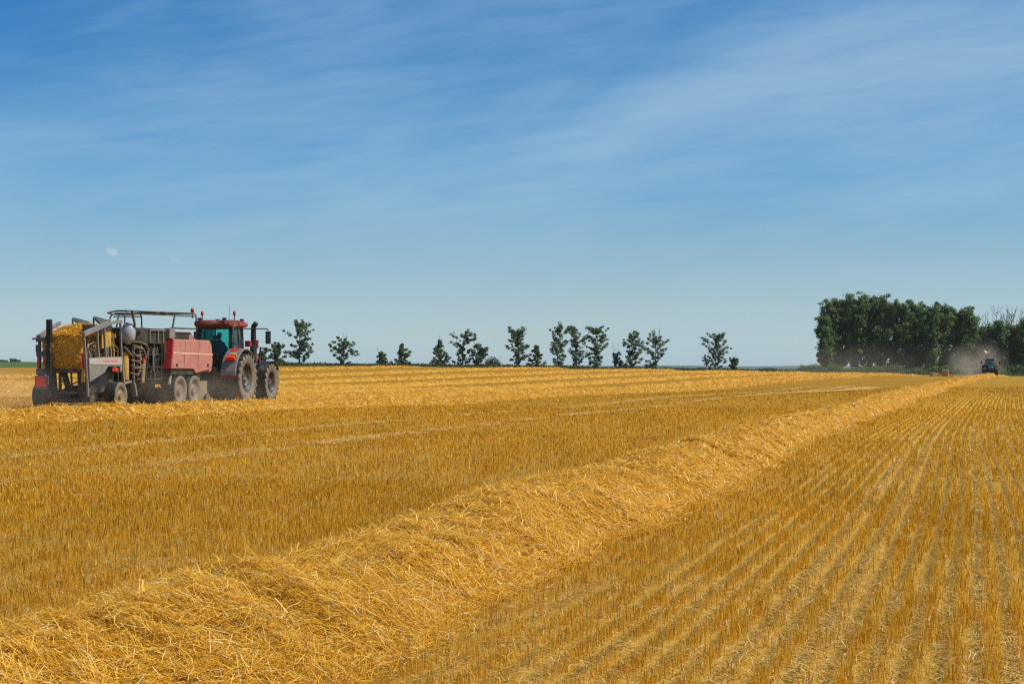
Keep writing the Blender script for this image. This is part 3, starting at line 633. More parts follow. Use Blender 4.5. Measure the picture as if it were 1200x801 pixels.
for i in range(17):                                                 # behind the front row
    px = 972 + i * 15; D = 461 + (i * 7 % 11); ty = float(np.interp(px, [972, 1020, 1056, 1100, 1138, 1150, 1200], [354, 349, 358, 362, 366, 394, 390])); b = at(px, D); yb = HOR + (HC - b.z) / D * F
    make_tree('poplar_tree', b, (yb - ty) / F * D, 24 / F * D, 'poplar in the back of the dense green grove, mostly hidden behind the front row', 'tree', 'back row of the grove', 'leaf_dark', clumps=76, per=44, lsize=.5, first=.03, rise=(38, 66), rc=1.0, shape='column', seed=300 + i, trunk_r=.26)
def dead_tree(px, ty, wp, D, lab, seed):
    b = at(px, D); yb = HOR + (HC - b.z) / D * F; H = (yb - ty) / F * D; r = random.Random(seed); t = empty('dead_tree', b); tag(t, lab, 'dead tree', 'bare dead trees at the right end of the grove')
    m = MB(); l = MB(); k = 6; tr = [Vector((r.uniform(-.02, .02) * H * i / k, 0, H * i / k - (.3 if i == 0 else 0))) for i in range(k + 1)]; m.tube(tr, .2, 6, 0, .04); m.build('trunk', M['deadwood'], t)
    for i in range(16):
        f = r.uniform(.42, .92); a = tr[int(f * k)].lerp(tr[min(k, int(f * k) + 1)], f * k - int(f * k)); s = r.choice((-1, 1)); Ln = wp / F * D * .5 * r.uniform(.4, 1); e = a + Vector((s * Ln, r.uniform(-.5, .5) * Ln, Ln * r.uniform(1.2, 2.4)))
        e.z = min(e.z, H); mid = a.lerp(e, .5) + Vector((s * Ln * .18, 0, 0)); l.tube([a, mid, e], .075, 5, 0, .025)
        for q in range(3): p = mid.lerp(e, r.uniform(0, .8)); l.tube([p, p + Vector((r.uniform(-.7, .7), r.uniform(-.4, .4), r.uniform(.5, 1.5)))], .035, 4, 0, .015)
    l.build('branches', M['deadwood'], t)
for i, (px, ty, wp) in enumerate(((1146, 368, 8), (1155, 366, 10), (1169, 359, 14), (1180, 366, 12), (1186, 360, 13), (1196, 363, 12))):
    dead_tree(px, ty, wp, 457 + i, f'bare dead tree standing out of the grove, {ORD[i]} of the dead ones'.replace('leftmost of', 'leftmost of').replace('second of', 'second from left of').replace('third of', 'third from left of').replace('fourth of', 'fourth from left of').replace('fifth of', 'fifth from left of').replace('sixth of', 'rightmost of'), 500 + i)
# far trees left of the baler, beyond the green field
for i, (px, ty, wp) in enumerate(((2, 421.5, 5), (7, 422, 4), (14, 420, 5), (18, 420.3, 5), (22, 421.5, 4))):
    b = at(px, 880); yb = HOR + (HC - b.z) / 880 * F; H = (yb - ty) / F * 880
    make_tree('distant_tree', b, H, wp / F * 880, f'tiny distant tree beyond the green field at the left edge, {ORD[i]} of five'.replace('second of', 'second from left of').replace('third of', 'middle one of').replace('fourth of', 'fourth from left of').replace('fifth of', 'rightmost of'), 'tree', 'distant trees beyond the green field', 'bush', clumps=24, per=18, lsize=.5, rc=.6, shape='round', seed=700 + i, first=.1)
# rough grass on the field edge under the trees
def build_verge():
    px = rng.uniform(200, 1230, 26000); D = edgeD(px) + rng.uniform(-1, 12, 26000); x, y = pxD(px, D); z = ground_z(x, y); k = rng.uniform(.3, .8, 26000) * (.3 + .9 * vnoise(x / 5, y / 3, 21))
    d = rng.normal(0, .25, (26000, 2)) * k[:, None]; c = np.stack([x, y, z - .02], -1); ph = rng.uniform(0, math.pi, 26000); w = np.stack([np.cos(ph), np.sin(ph), ph * 0], -1) * .12
    tp = np.stack([d[:, 0], d[:, 1], k], -1)
    tag(quads('verge_grass', np.stack([c - w, c + w, c + tp + w * .4, c + tp - w * .4], 1), M['grass']), 'rough grass strip under the trees on the field edge', 'grass', kind='stuff')
build_verge()

# ------------------------------------------------------------------ machines (local axes: x forward, y left, z up)
def wheel(parent, c, rad, width, rim_r, side, lugs=0, rim_mat='rim', name='wheel', dish=.55, hub=True, wall='tyre_wall'):
    """side -1: right side of the machine faces outward"""
    w = empty(name, c); w.parent = parent; h = width / 2; m = MB()
    prof = [(rim_r * .98, -h * .80, 1), (rim_r * 1.04, -h * .90, 1), (rad * .78, -h, 1), (rad * .90, -h * .985, 1), (rad * .955, -h * .86, 0), (rad * .965, -h * .45, 0), (rad * .965, h * .45, 0), (rad * .955, h * .86, 1), (rad * .90, h * .985, 1), (rad * .78, h, 1), (rim_r * 1.04, h * .90, 1), (rim_r * .98, h * .80, 1)]
    m.lathe(prof, (0, 0, 0), 'y', 40)
    if lugs:
        for i in range(lugs * 2):
            s = 1 if i % 2 else -1; t = 2 * math.pi * (i / 2 + (.25 if s > 0 else 0)) / lugs
            def pt(r, y, a): return (math.cos(a) * r, y, math.sin(a) * r)
            da = 2 * math.pi / lugs * .14; sw = 2 * math.pi / lugs * .62; r0, r1 = rad * .95, rad * 1.0
            a0, a1 = t, t + sw; y0, y1 = s * h * .99, -s * h * .06
            v = [pt(r0 * .985, y0, a0 - da), pt(r0 * .985, y0, a0 + da), pt(r1 * .985, y0, a0 + da), pt(r1 * .985, y0, a0 - da), pt(r0, y1, a1 - da), pt(r0, y1, a1 + da), pt(r1, y1, a1 + da), pt(r1, y1, a1 - da)]
            m.add(v, [(3, 2, 1, 0), (4, 5, 6, 7), (0, 1, 5, 4), (1, 2, 6, 5), (2, 3, 7, 6), (3, 0, 4, 7)], 0)
            # the lug's dusty end on the shoulder
            v = [pt(rad * .80, s * h * .995, a0 - da), pt(rad * .80, s * h * .995, a0 + da), pt(r1 * .985, s * h * .985, a0 + da), pt(r1 * .985, s * h * .985, a0 - da)]; v2 = [(a, b + s * .02, c2) for a, b, c2 in v]
            m.add(v + v2, [(0, 1, 2, 3), (7, 6, 5, 4), (0, 1, 5, 4), (1, 2, 6, 5), (2, 3, 7, 6), (3, 0, 4, 7)], 1)
    m.build('tyre', [M['tyre_tread'], M[wall]], w)
    r = MB(); o = side * h * .82; dd = side * h * (.82 - dish)
    r.lathe([(rim_r, o), (rim_r * .93, o - side * .02), (rim_r * .86, dd + side * .05), (rim_r * .45, dd), (rim_r * .42, dd + side * .06), (rim_r * .22, dd + side * .09), (.001, dd + side * .09)], (0, 0, 0), 'y', 28)
    r.lathe([(rim_r, -o), (rim_r * .9, -o), (rim_r * .86, dd), (.001, dd - side * .02)], (0, 0, 0), 'y', 28)
    for i in range(8): a = 2 * math.pi * i / 8; r.lathe([(.022, 0), (.022, side * .04), (.001, side * .04)], (math.cos(a) * rim_r * .33, dd + side * .07, math.sin(a) * rim_r * .33), 'y', 6)
    r.build('rim', M[rim_mat], w)
    return w
def make_tractor(loc, rz, label, body='red', roofm='dark_red', fender='grey', glassm='glass', detail=True):
    t = empty('tractor', loc, rz); tag(t, label, 'tractor')
    B = MB()                                                         # chassis and engine
    B.box(-.55, 1.2, -.36, .36, .72, 1.35); B.box(1.2, 3.7, -.26, .26, .75, 1.3); B.box(3.6, 4.05, -.33, .33, .62, 1.05); B.box(-.12, .12, -1.05, 1.05, .9, 1.16); B.box(2.93, 3.17, -1.0, 1.0, .74, .95)
    B.box(.45, 1.75, -.98, -.48, .66, 1.38); B.box(.45, 1.75, .48, .98, .66, 1.38)     # tanks and steps below the cab doors
    for y in (-1, 1):
        for k in range(3): B.box(1.12, 1.6, y * 1.0 - .09, y * 1.0 + .09, .55 + k * .3, .59 + k * .3)
    B.build('chassis', M['steel'], t, .02)
    H = MB(); out = [(1.5, 1.25), (4.0, 1.0), (4.12, 1.2), (4.1, 1.72), (3.9, 1.92), (2.9, 2.10), (1.5, 2.26)]
    H.prism(out, -.44, .44); H.build('hood', M[body], t, .06)
    G = MB(); G.box(4.10, 4.14, -.36, .36, 1.06, 1.66)
    for k in range(6): G.box(2.0 + k * .3, 2.2 + k * .3, -.447, .447, 1.42, 1.8)
    G.build('grille', M['black'], t)
    for y in (-.25, .25): h = MB(); h.box(4.13, 4.16, y - .1, y + .1, 1.55, 1.65); h.build('headlight', M['chrome'], t)
    # cab
    C = MB(); zb, zt = 1.36, 3.16
    C.prism([(-.2, 1.25), (1.55, 1.25), (1.62, 1.5), (1.55, 2.0), (-.2, 2.05)], -.72, .72)
    for y in (-1, 1):
        C.bar((-.17, y * .76, 1.9), (-.05, y * .70, zt), .17, .14); C.bar((.62, y * .80, 1.6), (.62, y * .74, zt), .07, .07); C.bar((1.62, y * .60, 1.7), (1.38, y * .62, zt), .06, .06)
    C.bar((-.1, -.7, 3.14), (-.1, .7, 3.14), .1, .08); C.bar((1.38, -.62, 3.14), (1.38, .62, 3.14), .08, .08)
    for y in (-1, 1): C.bar((-.05, y * .70, 3.14), (1.38, y * .64, 3.14), .07, .08)
    C.build('cab_frame', M['black'], t, .015)
    Rf = MB(); Rf.prism([(-.42, 3.20), (-.46, 3.32), (-.36, 3.42), (.2, 3.47), (1.2, 3.44), (1.52, 3.33), (1.55, 3.22), (1.4, 3.17), (-.2, 3.15)], -.80, .80); Rf.build('roof', M[roofm], t, .05)
    pl = MB(); pl.box(-.47, -.452, -.42, .22, 3.29, 3.345); pl.build('roof_marking', M['pink'], t) if detail else None
    if detail:
        q = MB(); q.box(.55, 1.50, -.83, -.79, 3.22, 3.36); q.build('roof_side_panel', M['red'], t, .02)
    def pane(name, vs, mat): p = MB(); n = Vector(vs[1]) - Vector(vs[0]); n = n.cross(Vector(vs[2]) - Vector(vs[0])).normalized() * .006; p.add([Vector(v) - n for v in vs] + [Vector(v) + n for v in vs], [(3, 2, 1, 0), (4, 5, 6, 7), (0, 1, 5, 4), (1, 2, 6, 5), (2, 3, 7, 6), (3, 0, 4, 7)]); p.build(name, M[mat], t)
    pane('rear_window', [(-.17, -.66, 2.06), (-.17, .66, 2.06), (-.10, .64, 3.10), (-.10, -.64, 3.10)], glassm)
    pane('windscreen', [(1.62, .56, 1.75), (1.62, -.56, 1.75), (1.40, -.57, 3.1), (1.40, .57, 3.1)], 'glass2')
    for y in (-1, 1):
        pane('side_window', [(-.05, y * .745, 2.06), (.58, y * .775, 2.06), (.58, y * .735, 3.1), (-.0, y * .715, 3.1)], glassm); pane('side_window', [(.66, y * .775, 1.6), (1.56, y * .64, 1.75), (1.38, y * .65, 3.1), (.66, y * .735, 3.1)], glassm)
    # seat, wheel, console in the cab
    S = MB(); S.box(.05, .55, -.25, .25, 1.9, 2.02); S.box(.0, .12, -.25, .25, 2.0, 2.62); S.box(.02, .1, -.14, .14, 2.64, 2.82); S.box(.1, .6, -.5, -.32, 1.95, 2.22); S.build('seat', M['black'], t, .03)
    K = MB(); K.bar((1.25, 0, 1.6), (.98, 0, 2.35), .12, .1); K.lathe([(.19, -.012), (.205, 0), (.19, .012), (.175, 0), (.19, -.012)], (0, 0, 0), 'z', 20)
    n = len(K.v); c0 = Matrix.Translation((.94, 0, 2.42)) @ Matrix.Rotation(R(-38), 4, 'Y')
    for i in range(n - 100, n): K.v[i] = tuple(c0 @ Vector(K.v[i]))
    K.build('steering_wheel', M['black'], t)
    # fenders over the rear wheels
    for y in (-1, 1):
        f = MB(); n = 14; o = []; ii = []
        for i in range(n + 1):
            a = R(176 - i * (176 - 42) / n); o.append((math.cos(a) * 1.22, 1.05 + math.sin(a) * 1.22)); ii.append((math.cos(a) * 1.155, 1.05 + math.sin(a) * 1.155))
        ya, yb = y * .70, y * 1.38
        f.prism(o + ii[::-1], min(ya, yb), max(ya, yb)); f.prism([(p[0], p[1]) for p in o] + [(.3, 1.2), (-.9, 1.2)], y * .74 - .03, y * .74 + .03)
        fo = f.build('fender', M[fender], t, .03)
        st = MB(); st.box(-1.262, -1.236, y * 1.04 - .30, y * 1.04 + .30, 1.06, 1.12); st.build('fender_edge', M['reflect'], fo)
        tl = MB(); c = Matrix.Translation((-1.05, y * 1.08, 1.86)) @ Matrix.Rotation(R(-50), 4, 'Y'); tl.box(-.06, .06, -.20, .20, -.10, .10, 0, c); tl.build('tail_light', M['orange'], fo, .02)
        al = MB(); c = Matrix.Translation((-.90, y * 1.16, 2.0)) @ Matrix.Rotation(R(-42), 4, 'Y'); al.box(-.05, .05, -.12, .12, -.07, .07, 0, c); al.build('indicator', M['lamp_yellow'], fo, .02)
        if detail:
            rp = MB(); n2 = 8; oo = [(math.cos(R(118 - i * 56 / n2)) * 1.232, 1.05 + math.sin(R(118 - i * 56 / n2)) * 1.232) for i in range(n2 + 1)]; oi = [(math.cos(R(118 - i * 56 / n2)) * 1.224, 1.05 + math.sin(R(118 - i * 56 / n2)) * 1.224) for i in range(n2 + 1)]
            rp.prism(oo + oi[::-1], y * 1.0 - .16, y * 1.0 + .16); rp.build('fender_panel', M['red'], fo)
        ff = MB(); o = [(3.05 + math.cos(R(165 - i * 130 / n)) * .99, .83 + math.sin(R(165 - i * 130 / n)) * .93) for i in range(n + 1)]; ii = [(3.05 + math.cos(R(165 - i * 130 / n)) * .955, .83 + math.sin(R(165 - i * 130 / n)) * .895) for i in range(n + 1)]
        ff.prism(o + ii[::-1], y * 1.05 - .30, y * 1.05 + .30); ff.bar((3.05, y * .55, .9), (3.05, y * .9, 1.74), .05); ff.build('front_fender', M['black'], t, .01)
        wheel(t, (0, y * 1.10, 1.03), 1.03, .70, .60, y, 20, 'rim_dark'); wheel(t, (3.05, y * 1.05, .83), .83, .58, .46, y, 18, 'rim_dark')
    wt = MB(); wt.lathe([(.30, -.06), (.30, .06), (.2, .08), (.001, .08)], (0, -1.28, 1.03), 'y', 20); wt.box(-.30, .05, -1.36, -1.30, .98, 1.05); wt.build('axle_hub', M['lgrey'], t)
    # exhaust and intake stacks at the right cab corner
    e = MB(); e.tube([(2.2, -.80, 1.7), (2.2, -.80, 2.9), (2.2, -.80, 3.08), (2.10, -.84, 3.22), (2.06, -.98, 3.38)], .12, 10, 0, .11); e.tube([(2.2, -.80, 1.75), (2.2, -.80, 2.62)], .15, 12); e.build('exhaust', M['black'], t)
    for bb in ((1.9, 2.06, -.78, -.52, 2.36, 2.62), (2.3, 2.42, -.96, -.84, 2.3, 2.66)): e = MB(); e.box(*bb); e.build('side_lamp_bracket', M['red'], t, .02)
    e = MB(); e.bar((2.42, -.94, 1.5), (2.46, -1.02, 2.36), .05); e.bar((2.7, -.7, 1.3), (2.72, -.95, 2.2), .04); e.bar((2.46, -1.02, 2.3), (2.75, -1.15, 2.28), .06); e.bar((2.46, -1.0, 1.95), (2.72, -.95, 1.95), .04); e.box(2.7, 2.8, -1.22, -1.08, 2.2, 2.34); e.build('handrail', M['black'], t)
    for y in (-1, 1):
        mm = MB(); mm.tube([(1.45, y * .66, 3.12), (1.7, y * 1.0, 3.13), (1.78, y * 1.58, 3.12), (1.78, y * 1.64, 3.06)], .028, 6); mm.build('mirror_arm', M['black'], t)
        mm = MB(); mm.box(1.72, 1.80, y * 1.64 - .12, y * 1.64 + .12, 2.48, 3.02); ma = mm.build('mirror', M['black'], t, .03)
        mm = MB(); mm.box(1.712, 1.718, y * 1.64 - .09, y * 1.64 + .09, 2.54, 2.96); mm.build('mirror_glass', M['bluegrey'], ma)
        b = MB(); b.bar((.25, y * .72, 3.40), (.25, y * .72, 3.66), .035); bo = b.build('beacon_stem', M['black'], t)
        b = MB(); b.lathe([(.001, .0), (.06, 0), (.065, .05), (.055, .15), (.03, .18), (.001, .185)], (.25, y * .72, 3.66), 'z', 12); b.build('beacon_lamp', M['reflect'], bo)
        for xx in (-.42, 1.5): k = MB(); k.box(xx - .05, xx + .05, y * .55 - .08, y * .55 + .08, 3.44, 3.54); k.build('work_light', M['black'], t, .01)
    a = MB(); a.tube([(.6, -.35, 3.44), (.6, -.35, 4.1)], .008, 4); a.build('aerial', M['black'], t)
    hp = MB(); hp.bar((-.5, 0, .55), (-1.25, 0, .5), .14, .08); hp.bar((-.5, -.42, .9), (-1.3, -.42, .62), .09); hp.bar((-.5, .42, .9), (-1.3, .42, .62), .09); hp.bar((-.45, -.35, 1.5), (-.95, -.42, 1.3), .08); hp.bar((-.45, .35, 1.5), (-.95, .42, 1.3), .08); hp.box(-.62, -.45, -.45, .45, 1.0, 1.5); hp.build('hitch', M['steel'], t)
    return t
MH = 90 - 13                                                         # heading of the baling outfit
OX, OY, OZ = -12.38, 71.33, .26
d_ = (math.sin(R(13)), math.cos(R(13))); l_ = (-d_[1], d_[0])
def loc(s, t=0.0, z=0.0): return (OX + s * d_[0] + t * l_[0], OY + s * d_[1] + t * l_[1], OZ + z)
make_tractor(loc(0), R(MH), 'large dusty red tractor with grey fenders, pulling the red baler')

def make_person(base, rz):
    p = empty('person', base, rz); tag(p, 'person in a dark jacket and cap, seated at the wheel inside the red tractor cab', 'person')
    def skin(name, pts, edges, rad, mat, root=0):
        me = bpy.data.meshes.new(name); bm = bmesh.new(); ly = bm.verts.layers.skin.verify(); vs = []
        for i, (c, r_) in enumerate(zip(pts, rad)):
            v = bm.verts.new(c); v[ly].radius = r_ if isinstance(r_, tuple) else (r_, r_); v[ly].use_root = (i == root); vs.append(v)
        for a, b in edges: bm.edges.new((vs[a], vs[b]))
        bm.to_mesh(me); bm.free(); me.materials.append(M[mat]); o = link(name, me, p)
        k = o.modifiers.new('Skin', 'SKIN'); k.use_smooth_shade = True; sb = o.modifiers.new('Sub', 'SUBSURF'); sb.levels = 1; sb.render_levels = 2
        return o
    # seated: hips at the origin, looking along +x, hands on the steering wheel
    pts = [(0, 0, .08), (-.03, 0, .28), (-.05, 0, .46), (-.02, 0, .58), (.0, 0, .66), (.02, 0, .74), (.02, 0, .85),
           (-.04, .19, .50), (.06, .27, .27), (.34, .20, .30), (.44, .16, .36), (-.04, -.19, .50), (.06, -.27, .27), (.34, -.20, .30), (.44, -.16, .36),
           (.05, .10, .06), (.42, .13, .10), (.50, .13, -.32), (.62, .13, -.35), (.05, -.10, .06), (.42, -.13, .10), (.50, -.13, -.32), (.62, -.13, -.35)]
    rad = [(.15, .12), (.16, .11), (.17, .11), .065, .06, (.085, .10), (.075, .09), .07, .055, .042, .035, .07, .055, .042, .035, .085, .065, .05, .04, .085, .065, .05, .04]
    ed = [(0, 1), (1, 2), (2, 3), (3, 4), (4, 5), (5, 6), (2, 7), (7, 8), (8, 9), (9, 10), (2, 11), (11, 12), (12, 13), (13, 14), (0, 15), (15, 16), (16, 17), (17, 18), (0, 19), (19, 20), (20, 21), (21, 22)]
    skin('body', pts, ed, rad, 'skin')
    jp = [pts[i] for i in (0, 1, 2, 7, 8, 9, 11, 12, 13)]; je = [(0, 1), (1, 2), (2, 3), (3, 4), (4, 5), (2, 6), (6, 7), (7, 8)]; skin('jacket', jp, je, [(.175, .145), (.185, .135), (.195, .135), .088, .072, .056, .088, .072, .056], 'cloth_dark')
    tp = [pts[i] for i in (0, 15, 16, 17, 19, 20, 21)]; skin('trousers', tp, [(0, 1), (1, 2), (2, 3), (0, 4), (4, 5), (5, 6)], [(.17, .14), .10, .078, .062, .10, .078, .062], 'cap')
    c = MB(); c.ell((.02, 0, .88), (.115, .098, .085), 16, 8); c.box(.09, .21, -.07, .07, .865, .885); c.build('cap', M['cap'], p)
    f = MB(); f.ell((.115, 0, .775), (.022, .016, .026), 8, 6); f.build('nose', M['skin'], p)
    f = MB(); f.box(.095, .108, -.028, .028, .715, .725); f.build('mouth', M['pink'], p)
    for y in (-1, 1):
        f = MB(); f.ell((.10, y * .036, .805), (.012, .016, .01), 8, 6); f.build('eye', M['cap'], p)
        f = MB(); f.ell((.015, y * .094, .785), (.02, .012, .032), 8, 6); f.build('ear', M['skin'], p)
        h = MB()                                                     # fingers closed on the rim of the wheel
        for q in range(4): z = .39 - q * .022; h.tube([(.44, y * (.165 + q * .002), z - .02), (.49, y * (.175), z), (.505, y * .165, z - .022), (.485, y * .15, z - .03)], .0095, 6, 0, .008)
        h.tube([(.44, y * .15, .37), (.47, y * .13, .385), (.495, y * .135, .375)], .011, 6, 0, .009)
        h.build('hand', M['skin'], p)
    return p
make_person(loc(.36, 0, 1.98), R(MH))

def make_baler():
    t = empty('square_baler', loc(-5.97), R(MH)); tag(t, 'large square baler with dusty red side shields, towed behind the red tractor', 'baler'); X = 5.97
    def bx(m, x0, x1, *a, **k): return m.box(x0 + X, x1 + X, *a, **k)
    def P(s, y, z): return (s + X, y, z)
    B = MB(); bx(B, -10.1, -4.05, -.80, .80, .85, 1.76); bx(B, -7.6, -4.2, -1.15, 1.15, 1.02, 2.45); bx(B, -10.0, -7.6, -1.0, 1.0, 1.75, 2.30); bx(B, -10.15, -6.95, -1.12, 1.12, 2.34, 2.92); bx(B, -6.95, -4.6, -.85, .85, 2.4, 2.72)
    B.prism([(-4.2 + X, .95), (-3.2 + X, .75), (-3.2 + X, 1.3), (-4.2 + X, 2.3)], -.55, .55); B.build('body', M['olive'], t, .03)
    # open left bay behind the shield: knotters, cross ribs, uprights
    for y in (-1, 1):
        k = MB()
        for s in (-9.8, -9.1, -8.4, -7.75): k.bar(P(s, y * 1.08, 1.0), P(s, y * 1.08, 2.36), .08)
        for z in (1.05, 1.5, 1.95): k.bar(P(-10.1, y * 1.06, z), P(-7.6, y * 1.06, z), .06)
        for s in (-9.5, -8.8, -8.1): k.lathe([(.26, -.03), (.26, .03), (.2, .05), (.001, .05)], P(s, y * 1.0, 1.72), 'y', 20); k.bar(P(s, y * 1.02, 1.72), P(s + .3, y * 1.02, 1.2), .05)
        k.build('chamber_frame', M['olive'], t)
        k = MB(); rq = random.Random(17)
        for q in range(26):
            s0, z0, w0, h0 = rq.uniform(-9.9, -7.9), rq.uniform(1.0, 2.15), rq.uniform(.12, .5), rq.uniform(.08, .34); c = Matrix.Translation(P(s0, y * rq.uniform(.84, 1.0), z0)) @ Matrix.Rotation(rq.uniform(-.5, .5), 4, 'Y'); k.box(-w0 / 2, w0 / 2, -.07, .07, -h0 / 2, h0 / 2, rq.choice((0, 0, 1, 2)), c)
        for q in range(9): s0 = rq.uniform(-9.8, -7.9); k.tube([P(s0, y * 1.02, rq.uniform(1.0, 1.5)), P(s0 + rq.uniform(-.3, .3), y * 1.1, rq.uniform(1.4, 1.9)), P(s0 + rq.uniform(-.3, .3), y * 1.03, rq.uniform(1.9, 2.3))], .022, 5, 1)
        k.build('knotter_gear', [M['olive'], M['steel'], M['black']], t)
    k = MB(); k.bar(P(-8.62, -1.16, 1.98), P(-8.60, -1.18, 1.34), .045); k.bar(P(-8.62, -1.16, 1.98), P(-8.50, -1.16, 1.92), .045); k.bar(P(-8.56, -1.16, 2.2), P(-8.62, -1.16, 1.98), .04); k.build('lever', M['lgrey'], t)
    k = MB(); c = Matrix.Translation(P(-9.35, -1.12, 1.34)) @ Matrix.Rotation(R(8), 4, 'Y'); k.box(-.10, .10, -.05, .05, -.42, .42, 0, c); k.build('strut_cover', M['tan'], t, .03)
    k = MB(); k.box(P(-9.45, 0, 0)[0], P(-9.33, 0, 0)[0], -1.19, -1.14, 1.68, 1.78); k.build('side_reflector', M['orange'], t)
    # red shields: right and left
    for y in (-1, 1):
        out = [P(-7.36, 0, 2.54), P(-4.02, 0, 2.54), P(-3.82, 0, 2.36), P(-3.70, 0, 1.75), P(-3.80, 0, 1.44), P(-4.3, 0, 1.36), P(-5.32, 0, 1.25), P(-5.55, 0, 1.42), P(-7.55, 0, 1.43)]
        s = MB(); s.prism([(a, c) for a, b, c in out], y * 1.40 - .04, y * 1.40 + .04); so_ = s.build('side_shield', M['red_panel'], t, .035)
        b = MB(); b.prism([P(-7.46, 0, 1.995)[::2], P(-3.72, 0, 1.965)[::2], P(-3.73, 0, 2.015)[::2], P(-7.455, 0, 2.055)[::2]], y * 1.443 - .004, y * 1.443 + .004); b.build('stripe', M['cream'], so_)
        for x0 in (-6.35, -5.05): e = MB(); e.prism([P(x0, 0, 2.5)[::2], P(x0 - .14, 0, 1.45)[::2], P(x0 - .115, 0, 1.45)[::2], P(x0 + .025, 0, 2.5)[::2]], y * 1.4405 - .003, y * 1.4405 + .003); e.build('panel_seam', M['dark_red'], so_)
        for x0 in (-7.2, -4.3): e = MB(); e.prism([P(x0, 0, 1.62)[::2], P(x0 - .02, 0, 1.52)[::2], P(x0 + .16, 0, 1.52)[::2], P(x0 + .18, 0, 1.62)[::2]], y * 1.447 - .01, y * 1.447 + .01); e.build('latch', M['black'], so_)
        e = MB(); e.prism([P(-7.36, 0, 2.53)[::2], P(-7.55, 0, 1.43)[::2], P(-7.62, 0, 1.43)[::2], P(-7.44, 0, 2.53)[::2]], y * 1.26 - .16, y * 1.26 + .16); e.build('shield_edge', M['red'], so_)
        u = MB(); bx(u, -7.5, -5.3, y * 1.22 - .15, y * 1.22 + .15, 1.20, 1.40); u.build('sill', M['olive'], t, .02)
    f = MB(); f.prism([P(-3.72, 0, 2.3)[::2], P(-3.4, 0, 1.7)[::2], P(-3.5, 0, 1.3)[::2], P(-3.9, 0, 1.3)[::2], P(-3.9, 0, 2.4)[::2]], -1.3, 1.3); f.build('front_shield', M['red_panel'], t, .05)
    hd = MB(); hd.prism([P(-6.7, 0, 2.45)[::2], P(-6.55, 0, 2.84)[::2], P(-4.95, 0, 2.86)[::2], P(-4.3, 0, 2.50)[::2]], -1.02, -.86); hd.prism([P(-6.7, 0, 2.45)[::2], P(-6.55, 0, 2.84)[::2], P(-4.95, 0, 2.86)[::2], P(-4.3, 0, 2.50)[::2]], .86, 1.02); hd.build('upper_shield', M['red_panel'], t, .02)
    ms = MB(); bx(ms, -6.45, -5.1, -1.035, -1.025, 2.56, 2.80); ms.build('mesh_screen', M['olive'], t)
    # boxes and levers on the top at the right rear corner of the shield
    g = MB(); bx(g, -7.45, -6.95, -1.3, -1.05, 2.56, 2.95); g.build('control_box', M['lgrey'], t, .02)
    g = MB()
    for s in (-8.9, -8.2, -7.75): g.bar(P(s, -1.16, 2.4), P(s, -1.16, 2.84), .05)
    g.bar(P(-8.9, -1.16, 2.85), P(-7.5, -1.16, 2.87), .05); g.build('rack', M['lgrey'], t)
    # guard rails on the roof
    r = MB(); q = .030
    for y, e0 in ((-1, -10.95), (1, -7.45)):                         # the far side's rail only runs over the front half
        r.tube([P(e0, y * 1.15, 2.9), P(e0 + .05, y * 1.15, 3.36), P(e0 + .25, y * 1.15, 3.49), P(e0 + 1.4, y * 1.15, 3.50), P(-4.85, y * 1.15, 3.57), P(-4.7, y * 1.15, 3.5), P(-4.62, y * 1.15, 2.75)], q, 8)
        r.tube([P(e0 + .35, y * 1.15, 3.40), P(-4.72, y * 1.15, 3.47)], q * .8, 8); r.tube([P(-7.05, y * 1.15, 2.96), P(-4.65, y * 1.15, 2.98)], q, 8)
        r.tube([P(-7.02, y * 1.15, 2.45), P(-6.88, y * 1.15, 2.95), P(-6.66, y * 1.15, 3.52)], q * 1.15, 8)
    r.tube([P(-10.12, -1.15, 2.92), P(-10.14, -1.15, 3.1), P(-10.36, -1.15, 3.47)], q * 1.6, 8)
    r.tube([P(-10.7, -1.15, 3.49), P(-10.3, -.5, 3.50), P(-8.4, .75, 3.50), P(-7.2, 1.15, 3.49)], q, 8)
    for s, z in ((-7, 3.53), (-4.85, 3.57)): r.tube([P(s, -1.15, z), P(s, 1.15, z)], q, 8)
    r.build('guard_rail', M['steel'], t)
    bk = MB(); bk.bar(P(-4.7, -1.0, 3.4), P(-4.7, -1.0, 3.64), .05); bs = bk.build('beacon_stem', M['steel'], t); bk = MB(); bk.lathe([(.001, 0), (.07, 0), (.07, .12), (.04, .17), (.001, .175)], P(-4.7, -1.0, 3.62), 'z', 12); bk.build('beacon_lamp', M['reflect'], bs)
    # running gear
    for y in (-1, 1):
        for s in (-6.63, -5.30): wheel(t, P(s, y * 1.13, .60), .60, .54, .375, y, 0, 'rim', dish=.35)
        ax = MB(); ax.bar(P(-6.75, y * .72, .70), P(-5.2, y * .72, .70), .16, .2); ax.bar(P(-5.97, y * .72, .7), P(-5.97, y * .6, 1.1), .2); ax.build('bogie', M['steel'], t)
        mu = MB(); n = 10; pts = []
        for s in (-6.63, -5.30):
            o = [P(s + math.cos(R(165 - i * 150 / n)) * .69, 0, .60 + math.sin(R(165 - i * 150 / n)) * .69)[::2] for i in range(n + 1)]; ii = [P(s + math.cos(R(165 - i * 150 / n)) * .67, 0, .60 + math.sin(R(165 - i * 150 / n)) * .67)[::2] for i in range(n + 1)]
            mu.prism(o + ii[::-1], y * 1.06 - .27, y * 1.06 + .22)
        mu.build('mudguard', M['steel'], t)
    ch = MB(); ch.bar(P(-7.35, -1.30, 1.28), P(-7.48, -1.30, .86), .07); ch.build('bracket', M['white'], t)
